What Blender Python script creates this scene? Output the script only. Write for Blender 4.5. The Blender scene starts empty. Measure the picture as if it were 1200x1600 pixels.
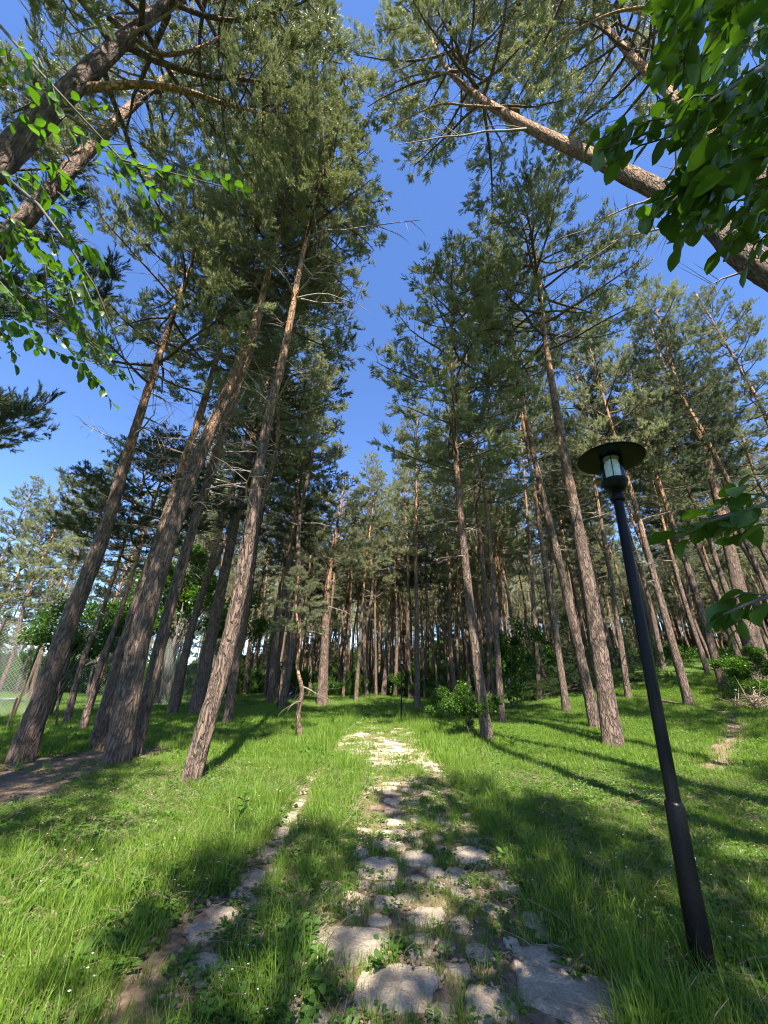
import bpy, math, random
import numpy as np
from mathutils import Vector, Matrix, noise

S = bpy.context.scene
COL = S.collection
R = math.radians

# ------------------------------------------------------------------ camera
EYE = Vector((0.0, 0.0, 1.6))
PITCH, ROLL, FPX = R(25.0), R(1.0), 600.0
cd = bpy.data.cameras.new('camera')
cam = bpy.data.objects.new('camera', cd); COL.objects.link(cam)
cd.sensor_fit = 'HORIZONTAL'; cd.sensor_width = 36.0; cd.lens = 36.0 * FPX / 1200.0
cd.clip_start = 0.05; cd.clip_end = 3000
FW = Vector((0, math.cos(PITCH), math.sin(PITCH)))
U0 = Vector((0, -math.sin(PITCH), math.cos(PITCH)))
R0 = Vector((1, 0, 0))
RT = (R0 * math.cos(ROLL) + U0 * math.sin(ROLL)).normalized()
UP = (U0 * math.cos(ROLL) - R0 * math.sin(ROLL)).normalized()
m = Matrix((RT, UP, -FW)).transposed().to_4x4(); m.translation = EYE
cam.matrix_world = m
S.camera = cam

# ------------------------------------------------------------------ world, sun, exposure
SUN_EL, SUN_AZ = R(54), R(170)      # azimuth clockwise from +Y (the way the camera looks)
w = bpy.data.worlds.new('World'); S.world = w; w.use_nodes = True
nt = w.node_tree; nt.nodes.clear()
sky = nt.nodes.new('ShaderNodeTexSky'); sky.sky_type = 'NISHITA'; sky.sun_disc = False
sky.sun_elevation = SUN_EL; sky.sun_rotation = SUN_AZ
sky.altitude = 900; sky.air_density = 1.0; sky.dust_density = 0.2; sky.ozone_density = 4.0
bg = nt.nodes.new('ShaderNodeBackground'); bg.inputs['Strength'].default_value = 0.10
wo = nt.nodes.new('ShaderNodeOutputWorld')
hs_ = nt.nodes.new('ShaderNodeHueSaturation'); hs_.inputs['Saturation'].default_value = 1.12; hs_.inputs['Hue'].default_value = .508; nt.links.new(sky.outputs[0], hs_.inputs['Color']); nt.links.new(hs_.outputs[0], bg.inputs[0]); nt.links.new(bg.outputs[0], wo.inputs[0])
sd = bpy.data.lights.new('sun', 'SUN'); sd.energy = 5.0; sd.angle = R(0.55); sd.color = (1.0, 0.94, 0.83)
sun = bpy.data.objects.new('sun', sd); COL.objects.link(sun)
SUNV = Vector((math.sin(SUN_AZ) * math.cos(SUN_EL), math.cos(SUN_AZ) * math.cos(SUN_EL), math.sin(SUN_EL)))
sun.rotation_euler = SUNV.to_track_quat('Z', 'Y').to_euler()
S.view_settings.view_transform = 'Standard'; S.view_settings.look = 'None'
S.view_settings.exposure = 1.85; S.view_settings.gamma = 1.0
S.view_settings.use_curve_mapping = False
S.cycles.filter_width = 1.1; S.cycles.max_bounces = 6; S.cycles.diffuse_bounces = 3; S.cycles.transmission_bounces = 4
S.cycles.transparent_max_bounces = 4; S.cycles.glossy_bounces = 2
S.cycles.caustics_reflective = False; S.cycles.caustics_refractive = False

# ------------------------------------------------------------------ placing from the view
def smooth(a, b, x):
    t = min(1.0, max(0.0, (x - a) / (b - a))); return t * t * (3 - 2 * t)

def terrain(x, y):
    c = 1.5 * (1 - math.exp(-max(y, 0) / 26)) if y > 0 else 0.057 * max(y, -30)
    r = 2.7 * smooth(3.5, 20, x) * smooth(4, 26, y)
    r += 2.0 * smooth(20, 60, x) * smooth(10, 60, y)
    l = -0.5 * smooth(9, 24, -x) * smooth(2, 10, y) + 12.0 * smooth(44, 150, y) * smooth(-70, -20, x)
    b = 0.06 * noise.noise(Vector((x * .35, y * .35, 3.1))) + 0.02 * noise.noise(Vector((x * 1.4, y * 1.4, 7.7)))
    return c + r + l + b * smooth(0, 3, abs(x) + abs(y) * .15)

def ray(px, py):
    return RT * ((px - 600) / FPX) + UP * (-(py - 800) / FPX) + FW

def hit(px, py, tmax=120):
    d = ray(px, py); t = 1.0; prev = t
    while t < tmax:
        p = EYE + d * t
        if p.z < terrain(p.x, p.y):
            a, b = prev, t
            for _ in range(18):
                mid = (a + b) / 2; q = EYE + d * mid
                if q.z < terrain(q.x, q.y): b = mid
                else: a = mid
            return EYE + d * b, b
        prev = t; t += 0.05 + t * .01
    return EYE + d * tmax, tmax

def at(px, py, Y):
    d = ray(px, py); return EYE + d * (Y / d.y)

# ------------------------------------------------------------------ object helpers
def tag(o, label=None, cat=None, group=None, kind=None):
    if label: o['label'] = label
    if cat: o['category'] = cat
    if group: o['group'] = group
    if kind: o['kind'] = kind
    return o

def empty(name, loc, label, cat, group=None):
    o = bpy.data.objects.new(name, None); COL.objects.link(o); o.location = loc
    o.empty_display_size = .1
    return tag(o, label, cat, group)

def link(name, me, parent=None, mats=None, kind=None):
    o = bpy.data.objects.new(name, me); COL.objects.link(o)
    if mats and len(me.materials) == 0:
        for k in mats: me.materials.append(k)
    if parent: o.parent = parent
    if kind: o['kind'] = kind
    return o

def mesh_np(name, V, F, smoothf=False, attrs=None, matidx=None):
    """V (n,3); F list of index arrays, each (k,3) or (k,4)."""
    me = bpy.data.meshes.new(name)
    V = np.asarray(V, dtype=np.float32)
    if not isinstance(F, list): F = [F]
    F = [np.asarray(f, dtype=np.int32) for f in F if len(f)]
    me.vertices.add(len(V)); me.vertices.foreach_set('co', V.ravel())
    loops = np.concatenate([f.ravel() for f in F])
    tot = np.concatenate([np.full(len(f), f.shape[1], dtype=np.int32) for f in F])
    st = np.concatenate([[0], np.cumsum(tot)[:-1]]).astype(np.int32)
    me.loops.add(len(loops)); me.loops.foreach_set('vertex_index', loops)
    me.polygons.add(len(tot)); me.polygons.foreach_set('loop_start', st); me.polygons.foreach_set('loop_total', tot)
    if matidx is not None: me.polygons.foreach_set('material_index', np.asarray(matidx, dtype=np.int32))
    me.polygons.foreach_set('use_smooth', np.full(len(tot), smoothf))
    for k, a in (attrs or {}).items():
        at_ = me.attributes.new(k, 'FLOAT', 'POINT'); at_.data.foreach_set('value', np.asarray(a, dtype=np.float32))
    me.update(calc_edges=True)
    return me

class MB:
    def __init__(s): s.V = []; s.T = []; s.Q = []; s.n = 0; s.A = []
    def add(s, V, T=None, Q=None, a=0.0):
        V = np.asarray(V, float).reshape(-1, 3)
        if T is not None and len(T): s.T.append(np.asarray(T) + s.n)
        if Q is not None and len(Q): s.Q.append(np.asarray(Q) + s.n)
        s.V.append(V); s.n += len(V)
        s.A.append(np.full(len(V), a) if np.isscalar(a) else np.asarray(a))
    def tube(s, pts, rad, n=6, a=0.0, cap=True):
        P = np.asarray([tuple(p) for p in pts], float); m_ = len(P)
        rad = np.full(m_, rad) if np.isscalar(rad) else np.asarray(rad, float)
        d = np.gradient(P, axis=0); d /= np.linalg.norm(d, axis=1, keepdims=True) + 1e-9
        ref = np.array([0, 0, 1.]) if abs(d[0][2]) < .9 else np.array([1., 0, 0])
        u = np.cross(d, ref); u /= np.linalg.norm(u, axis=1, keepdims=True) + 1e-9
        v = np.cross(d, u)
        th = np.arange(n) * 2 * math.pi / n
        V = P[:, None] + rad[:, None, None] * (np.cos(th)[None, :, None] * u[:, None] + np.sin(th)[None, :, None] * v[:, None])
        i, j = np.meshgrid(np.arange(m_ - 1), np.arange(n), indexing='ij'); i = i.ravel(); j = j.ravel(); k = (j + 1) % n
        Q = np.stack([i * n + j, i * n + k, (i + 1) * n + k, (i + 1) * n + j], 1)
        T = None
        V = V.reshape(-1, 3)
        if cap:
            V = np.vstack([V, P[0], P[-1]]); b, e = m_ * n, m_ * n + 1
            jj = np.arange(n); kk = (jj + 1) % n
            T = np.vstack([np.stack([np.full(n, b), kk, jj], 1), np.stack([np.full(n, e), (m_ - 1) * n + jj, (m_ - 1) * n + kk], 1)])
        s.add(V, T, Q, a)
    def lathe(s, prof, n=24, close=False):
        th = np.arange(n) * 2 * math.pi / n
        P = np.asarray(prof, float)
        V = np.stack([P[:, None, 0] * np.cos(th), P[:, None, 0] * np.sin(th), np.repeat(P[:, 1:2], n, 1)], 2).reshape(-1, 3)
        m_ = len(P); i, j = np.meshgrid(np.arange(m_ - 1), np.arange(n), indexing='ij'); i = i.ravel(); j = j.ravel(); k = (j + 1) % n
        s.add(V, None, np.stack([i * n + j, i * n + k, (i + 1) * n + k, (i + 1) * n + j], 1))
    def box(s, c, d, rot=None):
        c = np.asarray(c, float); d = np.asarray(d, float) / 2
        V = np.array([[x, y, z] for x in (-1, 1) for y in (-1, 1) for z in (-1, 1)]) * d
        if rot is not None: V = V @ np.asarray(rot).T
        s.add(V + c, None, [[0, 1, 3, 2], [4, 6, 7, 5], [0, 4, 5, 1], [2, 3, 7, 6], [0, 2, 6, 4], [1, 5, 7, 3]])
    def mesh(s, name, smoothf=False, attr=None):
        F = []
        if s.T: F.append(np.vstack(s.T))
        if s.Q: F.append(np.vstack(s.Q))
        return mesh_np(name, np.vstack(s.V), F, smoothf, {attr: np.concatenate(s.A)} if attr else None)
    def build(s, name, mat, parent=None, smoothf=False, kind=None, attr=None):
        return link(name, s.mesh(name, smoothf, attr), parent, [mat], kind)

# ------------------------------------------------------------------ materials
def new_mat(name):
    mt = bpy.data.materials.new(name); mt.use_nodes = True
    t = mt.node_tree; t.nodes.clear()
    return mt, t

def N(t, typ, **kw):
    n = t.nodes.new(typ)
    for k, v in kw.items():
        if k in n.inputs.keys() if isinstance(k, str) else False: n.inputs[k].default_value = v
        else: setattr(n, k, v)
    return n

def ramp(t, stops):
    r = t.nodes.new('ShaderNodeValToRGB'); e = r.color_ramp.elements
    while len(e) < len(stops): e.new(0.5)
    for k, (p, c) in enumerate(stops):
        e[k].position = p; e[k].color = (*c, 1) if len(c) == 3 else c
    return r

def simple(name, col, rough=.6, metal=0.0, bump=0.0, scale=40, var=.12):
    mt, t = new_mat(name); L = t.links.new
    o = N(t, 'ShaderNodeOutputMaterial'); b = N(t, 'ShaderNodeBsdfPrincipled')
    b.inputs['Roughness'].default_value = rough; b.inputs['Metallic'].default_value = metal
    tc = N(t, 'ShaderNodeTexCoord'); nz = N(t, 'ShaderNodeTexNoise'); nz.inputs['Scale'].default_value = scale; nz.inputs['Detail'].default_value = 4
    L(tc.outputs['Object'], nz.inputs['Vector'])
    r = ramp(t, [(0.3, [c * (1 - var) for c in col]), (0.7, [min(1, c * (1 + var)) for c in col])])
    L(nz.outputs[0], r.inputs[0]); L(r.outputs[0], b.inputs['Base Color'])
    if bump:
        bp = N(t, 'ShaderNodeBump'); bp.inputs['Strength'].default_value = bump; bp.inputs['Distance'].default_value = .01
        L(nz.outputs[0], bp.inputs['Height']); L(bp.outputs[0], b.inputs['Normal'])
    L(b.outputs[0], o.inputs[0]); return mt

def leaf_mat(name, dark, light, trans, rough=.55, tmix=.4, spec=.3, patch=2.0):
    """two-sided thin leaf: diffuse + translucent + a little gloss; colour varies leaf to leaf and clump to clump"""
    mt, t = new_mat(name); L = t.links.new
    o = N(t, 'ShaderNodeOutputMaterial')
    b = N(t, 'ShaderNodeBsdfPrincipled'); b.inputs['Roughness'].default_value = rough
    b.inputs['Specular IOR Level'].default_value = spec
    tr = N(t, 'ShaderNodeBsdfTranslucent'); mx = N(t, 'ShaderNodeMixShader'); mx.inputs[0].default_value = tmix
    geo = N(t, 'ShaderNodeNewGeometry'); oi = N(t, 'ShaderNodeObjectInfo')
    tc = N(t, 'ShaderNodeTexCoord'); nz = N(t, 'ShaderNodeTexNoise'); nz.inputs['Scale'].default_value = patch; nz.inputs['Detail'].default_value = 2
    L(tc.outputs['Object'], nz.inputs['Vector'])
    a1 = N(t, 'ShaderNodeMath', operation='MULTIPLY'); a1.inputs[1].default_value = .45; L(geo.outputs['Random Per Island'], a1.inputs[0])
    a2 = N(t, 'ShaderNodeMath', operation='MULTIPLY_ADD'); a2.inputs[1].default_value = .25; L(oi.outputs['Random'], a2.inputs[0]); L(a1.outputs[0], a2.inputs[2])
    a3 = N(t, 'ShaderNodeMath', operation='MULTIPLY_ADD'); a3.inputs[1].default_value = .5; L(nz.outputs[0], a3.inputs[0]); L(a2.outputs[0], a3.inputs[2])
    r = ramp(t, [(.15, dark), (.95, light)]); L(a3.outputs[0], r.inputs[0])
    L(r.outputs[0], b.inputs['Base Color'])
    mm = N(t, 'ShaderNodeMix', data_type='RGBA', blend_type='MULTIPLY'); mm.inputs[0].default_value = 1
    L(r.outputs[0], mm.inputs[6]); mm.inputs[7].default_value = (*trans, 1); L(mm.outputs[2], tr.inputs[0])
    L(b.outputs[0], mx.inputs[1]); L(tr.outputs[0], mx.inputs[2]); L(mx.outputs[0], o.inputs[0])
    return mt

def bark_mat(name, low=(.17, .118, .09), crack=(.05, .038, .032), orange=(.52, .285, .155)):
    mt, t = new_mat(name); L = t.links.new
    o = N(t, 'ShaderNodeOutputMaterial'); b = N(t, 'ShaderNodeBsdfPrincipled'); b.inputs['Roughness'].default_value = .85
    b.inputs['Specular IOR Level'].default_value = .2
    tc = N(t, 'ShaderNodeTexCoord'); mp = N(t, 'ShaderNodeMapping'); mp.inputs['Scale'].default_value = (1, 1, .20)
    L(tc.outputs['Object'], mp.inputs[0])
    nz = N(t, 'ShaderNodeTexNoise'); nz.inputs['Scale'].default_value = 9; nz.inputs['Detail'].default_value = 5
    L(mp.outputs[0], nz.inputs['Vector'])
    wv = N(t, 'ShaderNodeMix', data_type='VECTOR'); wv.inputs[0].default_value = .22
    L(mp.outputs[0], wv.inputs[4]); L(nz.outputs['Color'], wv.inputs[5])
    vo = N(t, 'ShaderNodeTexVoronoi', feature='DISTANCE_TO_EDGE'); vo.inputs['Scale'].default_value = 15
    L(wv.outputs[1], vo.inputs['Vector'])
    n2 = N(t, 'ShaderNodeTexNoise'); n2.inputs['Scale'].default_value = 45; n2.inputs['Detail'].default_value = 6
    L(mp.outputs[0], n2.inputs['Vector'])
    n3 = N(t, 'ShaderNodeTexNoise'); n3.inputs['Scale'].default_value = 1.3; n3.inputs['Detail'].default_value = 3
    L(tc.outputs['Object'], n3.inputs['Vector'])
    at_ = N(t, 'ShaderNodeAttribute', attribute_name='high')
    hh = N(t, 'ShaderNodeMath', operation='MULTIPLY_ADD'); L(n3.outputs[0], hh.inputs[0]); hh.inputs[1].default_value = .5; L(at_.outputs['Fac'], hh.inputs[2])
    hr = ramp(t, [(.68, (0, 0, 0)), (1.0, (1, 1, 1))]); L(hh.outputs[0], hr.inputs[0])
    lowc = ramp(t, [(.3, [c * .72 for c in low]), (.72, [c * 1.5 for c in low])]); L(n2.outputs[0], lowc.inputs[0])
    orc = ramp(t, [(.3, [c * .6 for c in orange]), (.7, [c * 1.25 for c in orange])]); L(n2.outputs[0], orc.inputs[0])
    cm = N(t, 'ShaderNodeMix', data_type='RGBA'); L(hr.outputs[0], cm.inputs[0]); L(lowc.outputs[0], cm.inputs[6]); L(orc.outputs[0], cm.inputs[7])
    cr = ramp(t, [(0.0, (1, 1, 1)), (.2, (0, 0, 0))]); L(vo.outputs['Distance'], cr.inputs[0])
    n4 = N(t, 'ShaderNodeTexNoise'); n4.inputs['Scale'].default_value = 7; n4.inputs['Detail'].default_value = 4; L(tc.outputs['Object'], n4.inputs['Vector'])
    nm = ramp(t, [(.38, (.1, .1, .1)), (.62, (.85, .85, .85))]); L(n4.outputs[0], nm.inputs[0])
    crs = N(t, 'ShaderNodeMath', operation='MULTIPLY'); L(cr.outputs[0], crs.inputs[0]); L(nm.outputs[0], crs.inputs[1])
    cx = N(t, 'ShaderNodeMix', data_type='RGBA'); L(crs.outputs[0], cx.inputs[0]); L(cm.outputs[2], cx.inputs[6]); cx.inputs[7].default_value = (*crack, 1)
    kv = N(t, 'ShaderNodeTexVoronoi'); kv.inputs['Scale'].default_value = 2.6; km = N(t, 'ShaderNodeMapping'); km.inputs['Scale'].default_value = (1, 1, .55)
    L(tc.outputs['Object'], km.inputs[0]); L(km.outputs[0], kv.inputs['Vector'])
    kr = ramp(t, [(.05, (.8, .8, .8)), (.11, (0, 0, 0))]); L(kv.outputs['Distance'], kr.inputs[0])
    ck = N(t, 'ShaderNodeMix', data_type='RGBA'); L(kr.outputs[0], ck.inputs[0]); L(cx.outputs[2], ck.inputs[6]); ck.inputs[7].default_value = (*crack, 1)
    L(ck.outputs[2], b.inputs['Base Color'])
    hb = N(t, 'ShaderNodeMath', operation='MULTIPLY_ADD'); L(n2.outputs[0], hb.inputs[0]); hb.inputs[1].default_value = .25
    vr = ramp(t, [(0, (0, 0, 0)), (.22, (1, 1, 1))]); L(vo.outputs['Distance'], vr.inputs[0]); L(vr.outputs[0], hb.inputs[2])
    bp = N(t, 'ShaderNodeBump'); bp.inputs['Strength'].default_value = .9; bp.inputs['Distance'].default_value = .04
    L(hb.outputs[0], bp.inputs['Height']); L(bp.outputs[0], b.inputs['Normal'])
    L(b.outputs[0], o.inputs[0]); return mt

M = {}
M['bark'] = bark_mat('pine bark')
M['twig'] = bark_mat('pine branch bark', (.13, .10, .085), (.05, .04, .03), (.24, .155, .105))
M['deadwood'] = simple('dead branch wood', (.23, .18, .15), .9, bump=.4, scale=30, var=.35)
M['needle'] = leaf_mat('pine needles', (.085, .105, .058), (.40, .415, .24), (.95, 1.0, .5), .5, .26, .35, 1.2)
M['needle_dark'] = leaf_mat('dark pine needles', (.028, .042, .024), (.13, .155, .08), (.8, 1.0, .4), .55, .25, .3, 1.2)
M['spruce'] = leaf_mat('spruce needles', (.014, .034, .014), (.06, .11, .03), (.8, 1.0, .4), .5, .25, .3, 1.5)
M['leaf'] = leaf_mat('broadleaf leaves', (.03, .068, .010), (.085, .165, .02), (1.0, 1.25, .35), .42, .5, .45, 1.0)
M['leaf_near'] = leaf_mat('hazel leaves', (.022, .055, .012), (.105, .18, .028), (1.05, 1.3, .3), .38, .45, .45, 3.0)  # leaf tone darkened, shade from the crowns above put into the colour
M['grass'] = leaf_mat('grass blades', (.05, .12, .014), (.24, .355, .045), (1.15, 1.15, .3), .5, .42, .35, .6)
M['weed'] = leaf_mat('weed leaves', (.035, .095, .014), (.12, .22, .035), (1.0, 1.2, .5), .5, .4, .4, 3.0)
M['black'] = simple('black painted metal', (.004, .0045, .006), .33, 0.0, bump=.12, scale=70, var=.4)
M['black'].node_tree.nodes['Principled BSDF'].inputs['Specular IOR Level'].default_value = .14
M['white'] = simple('white plastic', (.82, .82, .78), .4)
M['post'] = simple('rusty iron post', (.10, .06, .045), .8, .2, var=.3)
M['wire'] = simple('galvanised wire', (.35, .37, .36), .5, .6)
M['stem'] = simple('leafy branch bark', (.09, .075, .055), .8, bump=.4, scale=25, var=.3)
M['litter'] = simple('dry twig', (.22, .16, .11), .9, scale=20, var=.4)

def ground_mat():
    mt, t = new_mat('meadow ground'); L = t.links.new
    o = N(t, 'ShaderNodeOutputMaterial'); b = N(t, 'ShaderNodeBsdfPrincipled'); b.inputs['Roughness'].default_value = .95
    b.inputs['Specular IOR Level'].default_value = .1
    tc = N(t, 'ShaderNodeTexCoord')
    n1 = N(t, 'ShaderNodeTexNoise'); n1.inputs['Scale'].default_value = .5; n1.inputs['Detail'].default_value = 5
    n2 = N(t, 'ShaderNodeTexNoise'); n2.inputs['Scale'].default_value = 14; n2.inputs['Detail'].default_value = 8; n2.inputs['Roughness'].default_value = .7
    for n in (n1, n2): L(tc.outputs['Object'], n.inputs['Vector'])
    g1 = ramp(t, [(.3, (.030, .055, .014)), (.6, (.060, .105, .022)), (.8, (.11, .14, .04))]); L(n1.outputs[0], g1.inputs[0])
    s1 = ramp(t, [(.32, (.085, .058, .038)), (.52, (.19, .135, .09)), (.72, (.33, .25, .18))]); L(n2.outputs[0], s1.inputs[0])
    at_ = N(t, 'ShaderNodeAttribute', attribute_name='soil')
    ad = N(t, 'ShaderNodeMath', operation='MULTIPLY_ADD'); L(n2.outputs[0], ad.inputs[0]); ad.inputs[1].default_value = .5
    sb = N(t, 'ShaderNodeMath', operation='SUBTRACT'); L(at_.outputs['Fac'], sb.inputs[0]); sb.inputs[1].default_value = .25; L(sb.outputs[0], ad.inputs[2])
    fr = ramp(t, [(.35, (0, 0, 0)), (.6, (1, 1, 1))]); L(ad.outputs[0], fr.inputs[0])
    mx = N(t, 'ShaderNodeMix', data_type='RGBA'); L(fr.outputs[0], mx.inputs[0]); L(g1.outputs[0], mx.inputs[6]); L(s1.outputs[0], mx.inputs[7])
    L(mx.outputs[2], b.inputs['Base Color'])
    bp = N(t, 'ShaderNodeBump'); bp.inputs['Strength'].default_value = .8; bp.inputs['Distance'].default_value = .03
    L(n2.outputs[0], bp.inputs['Height']); L(bp.outputs[0], b.inputs['Normal']); L(b.outputs[0], o.inputs[0])
    return mt
M['ground'] = ground_mat()

def stone_mat():
    mt, t = new_mat('weathered limestone'); L = t.links.new
    o = N(t, 'ShaderNodeOutputMaterial'); b = N(t, 'ShaderNodeBsdfPrincipled'); b.inputs['Roughness'].default_value = .9
    tc = N(t, 'ShaderNodeTexCoord'); oi = N(t, 'ShaderNodeObjectInfo')
    ge = N(t, 'ShaderNodeNewGeometry')
    n1 = N(t, 'ShaderNodeTexNoise'); n1.inputs['Scale'].default_value = 6; n1.inputs['Detail'].default_value = 8; n1.inputs['Roughness'].default_value = .65
    n2 = N(t, 'ShaderNodeTexNoise'); n2.inputs['Scale'].default_value = 60; n2.inputs['Detail'].default_value = 6; n2.inputs['Roughness'].default_value = .7
    vo = N(t, 'ShaderNodeTexVoronoi'); vo.inputs['Scale'].default_value = 55
    for n in (n1, n2, vo): L(ge.outputs['Position'], n.inputs['Vector'])
    r1 = ramp(t, [(.28, (.32, .255, .195)), (.5, (.52, .435, .345)), (.75, (.68, .585, .475))]); L(n1.outputs[0], r1.inputs[0])
    r2 = ramp(t, [(.3, (.62, .6, .58)), (.62, (1.1, 1.08, 1.05))]); L(n2.outputs[0], r2.inputs[0])
    mx = N(t, 'ShaderNodeMix', data_type='RGBA', blend_type='MULTIPLY'); mx.inputs[0].default_value = 1
    L(r1.outputs[0], mx.inputs[6]); L(r2.outputs[0], mx.inputs[7])
    r3 = ramp(t, [(0, (.72, .72, .70)), (1, (1.05, 1.0, .94))]); L(oi.outputs['Random'], r3.inputs[0])
    m2 = N(t, 'ShaderNodeMix', data_type='RGBA', blend_type='MULTIPLY'); m2.inputs[0].default_value = 1
    L(mx.outputs[2], m2.inputs[6]); L(r3.outputs[0], m2.inputs[7])
    L(m2.outputs[2], b.inputs['Base Color'])
    ad = N(t, 'ShaderNodeMath', operation='ADD'); L(n2.outputs[0], ad.inputs[0]); L(n1.outputs[0], ad.inputs[1])
    bp = N(t, 'ShaderNodeBump'); bp.inputs['Strength'].default_value = 1.0; bp.inputs['Distance'].default_value = .02
    L(ad.outputs[0], bp.inputs['Height']); L(bp.outputs[0], b.inputs['Normal']); L(b.outputs[0], o.inputs[0])
    return mt
M['stone'] = stone_mat()

def glass_mat():
    mt, t = new_mat('lantern glass'); L = t.links.new
    o = N(t, 'ShaderNodeOutputMaterial'); tr = N(t, 'ShaderNodeBsdfTransparent'); tr.inputs[0].default_value = (.86, .9, .88, 1)
    g = N(t, 'ShaderNodeBsdfGlossy'); g.inputs['Roughness'].default_value = .05
    lw = N(t, 'ShaderNodeLayerWeight'); lw.inputs[0].default_value = .35
    mx = N(t, 'ShaderNodeMixShader'); L(lw.outputs['Fresnel'], mx.inputs[0]); L(tr.outputs[0], mx.inputs[1]); L(g.outputs[0], mx.inputs[2])
    L(mx.outputs[0], o.inputs[0]); return mt
M['glass'] = glass_mat()

# ------------------------------------------------------------------ ground
def seg_d(x, y, pts):
    best = 1e9
    for (ax, ay), (bx, by) in zip(pts[:-1], pts[1:]):
        dx, dy = bx - ax, by - ay
        t = max(0, min(1, ((x - ax) * dx + (y - ay) * dy) / (dx * dx + dy * dy + 1e-9)))
        best = min(best, math.hypot(x - ax - t * dx, y - ay - t * dy))
    return best

def gxy(px, py):
    p, _ = hit(px, py); return (p.x, p.y)

trail_pts = [gxy(*q) for q in [(1112, 1205), (1135, 1165), (1150, 1130), (1130, 1112), (1080, 1102), (1010, 1092), (960, 1088)]]
soil_pts = [gxy(*q) for q in [(-60, 1245), (30, 1215), (110, 1190), (185, 1180)]]
edge_pts = [gxy(*q) for q in [(255, 1600), (300, 1500), (345, 1430)]]
def path_half(y): return 1.05 if y < 9 else 1.05 - .35 * smooth(9, 16, y)
def path_mid(y): return -.06 + .012 * y - .12 * smooth(6, 14, y)

def soil(x, y):
    s = 0.0
    n = noise.noise(Vector((x * 1.1, y * 1.1, 0)))
    n2 = noise.noise(Vector((x * 3.3, y * 3.3, 5)))
    s = max(s, 1 - smooth(.10, .42, seg_d(x, y, trail_pts) + .12 * n2) - .25 * smooth(.1, .5, n))
    s = max(s, 1 - smooth(.6, 1.4, seg_d(x, y, soil_pts) + .3 * n))
    s = max(s, 1 - smooth(.20, .42, seg_d(x, y, edge_pts) + .12 * n2))
    if -1 < y < 17:
        e = abs(x - path_mid(y)) - path_half(y)
        s = max(s, (.75 + .25 * n2) * (1 - smooth(-.15, .12, e + .12 * n2)) * (1 - smooth(13, 17, y)))
    # needle litter under the trees, here and there
    s = max(s, .42 * smooth(.25, .6, n) * smooth(3, 6, abs(x)))
    s = max(s, .55 * smooth(16, 20, -x) * smooth(14, 17, y) * smooth(-.2, .4, noise.noise(Vector((x * .3, y * .3, 9)))))
    return max(0, min(1, s))

def axis(lo, hi, step, far, grow=1.09):
    a = list(np.arange(lo, hi + 1e-6, step)); s = step; b = hi
    while b < far: s *= grow; b += s; a.append(b)
    s = step; b = lo
    while b > -far: s *= grow; b -= s; a.insert(0, b)
    return np.array(a)
gx = axis(-5, 6, .11, 900); gy = axis(.4, 11, .11, 900)
GX, GY = np.meshgrid(gx, gy)
gz = np.array([terrain(x, y) for x, y in zip(GX.ravel(), GY.ravel())])
gs = np.array([soil(x, y) if abs(x) < 60 and -5 < y < 70 else 0 for x, y in zip(GX.ravel(), GY.ravel())])
nx, ny = len(gx), len(gy)
i, j = np.meshgrid(np.arange(ny - 1), np.arange(nx - 1), indexing='ij'); i = i.ravel(); j = j.ravel()
me = mesh_np('ground', np.stack([GX.ravel(), GY.ravel(), gz], 1), np.stack([i * nx + j, i * nx + j + 1, (i + 1) * nx + j + 1, (i + 1) * nx + j], 1), True, {'soil': gs})
ground = link('ground', me, None, [M['ground']]); tag(ground, 'grassy forest floor with bare soil patches and a worn trail', kind='structure')

# ------------------------------------------------------------------ paving stones
path = bpy.data.objects.new('path', None); COL.objects.link(path)
tag(path, 'old footpath of irregular flat stones sunk in the grass', kind='structure')

def stone_mesh(seed, sx, sy, hgt=.05, n=18, ang=None, square=False):
    rg = random.Random(seed); ph = [rg.uniform(0, 6.28) for _ in range(4)]
    V = []; T = []; Q = []
    am = [rg.uniform(.03, .09), rg.uniform(.02, .07), rg.uniform(.02, .05), .02]
    rings = [(1.05, -.07), (1.0, hgt * .2), (.955, hgt * .8), (.90, hgt * .97), (.55, hgt), (.22, hgt)]
    for ri, (f, z) in enumerate(rings):
        for k in range(n):
            a = 2 * math.pi * k / n
            r = 1 + am[0] * math.sin(2 * a + ph[0]) + am[1] * math.sin(3 * a + ph[1]) + am[2] * math.sin(5 * a + ph[2]) + .16 * noise.noise(Vector((math.cos(a) * 2.5, math.sin(a) * 2.5, seed * 1.7)))
            if square: r *= 1 / max(abs(math.cos(a)), abs(math.sin(a))) ** .8
            else: r *= 1 / max(abs(math.cos(a)), abs(math.sin(a))) ** .3
            x, y = math.cos(a) * r * f * sx / 2, math.sin(a) * r * f * sy / 2
            zz = z + (.016 * noise.noise(Vector((x * 6, y * 6, seed))) + .010 * noise.noise(Vector((x * 19, y * 19, seed))) if ri > 1 else 0)
            V.append((x, y, zz))
    V.append((0, 0, hgt + .01 * noise.noise(Vector((0, 0, seed)))))
    for r_ in range(len(rings) - 1):
        for k in range(n): Q.append((r_ * n + k, r_ * n + (k + 1) % n, (r_ + 1) * n + (k + 1) % n, (r_ + 1) * n + k))
    b = (len(rings) - 1) * n
    for k in range(n): T.append((b + k, b + (k + 1) % n, len(V) - 1))
    mb = MB(); mb.add(V, T, Q); return mb.mesh('stone', True)

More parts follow.
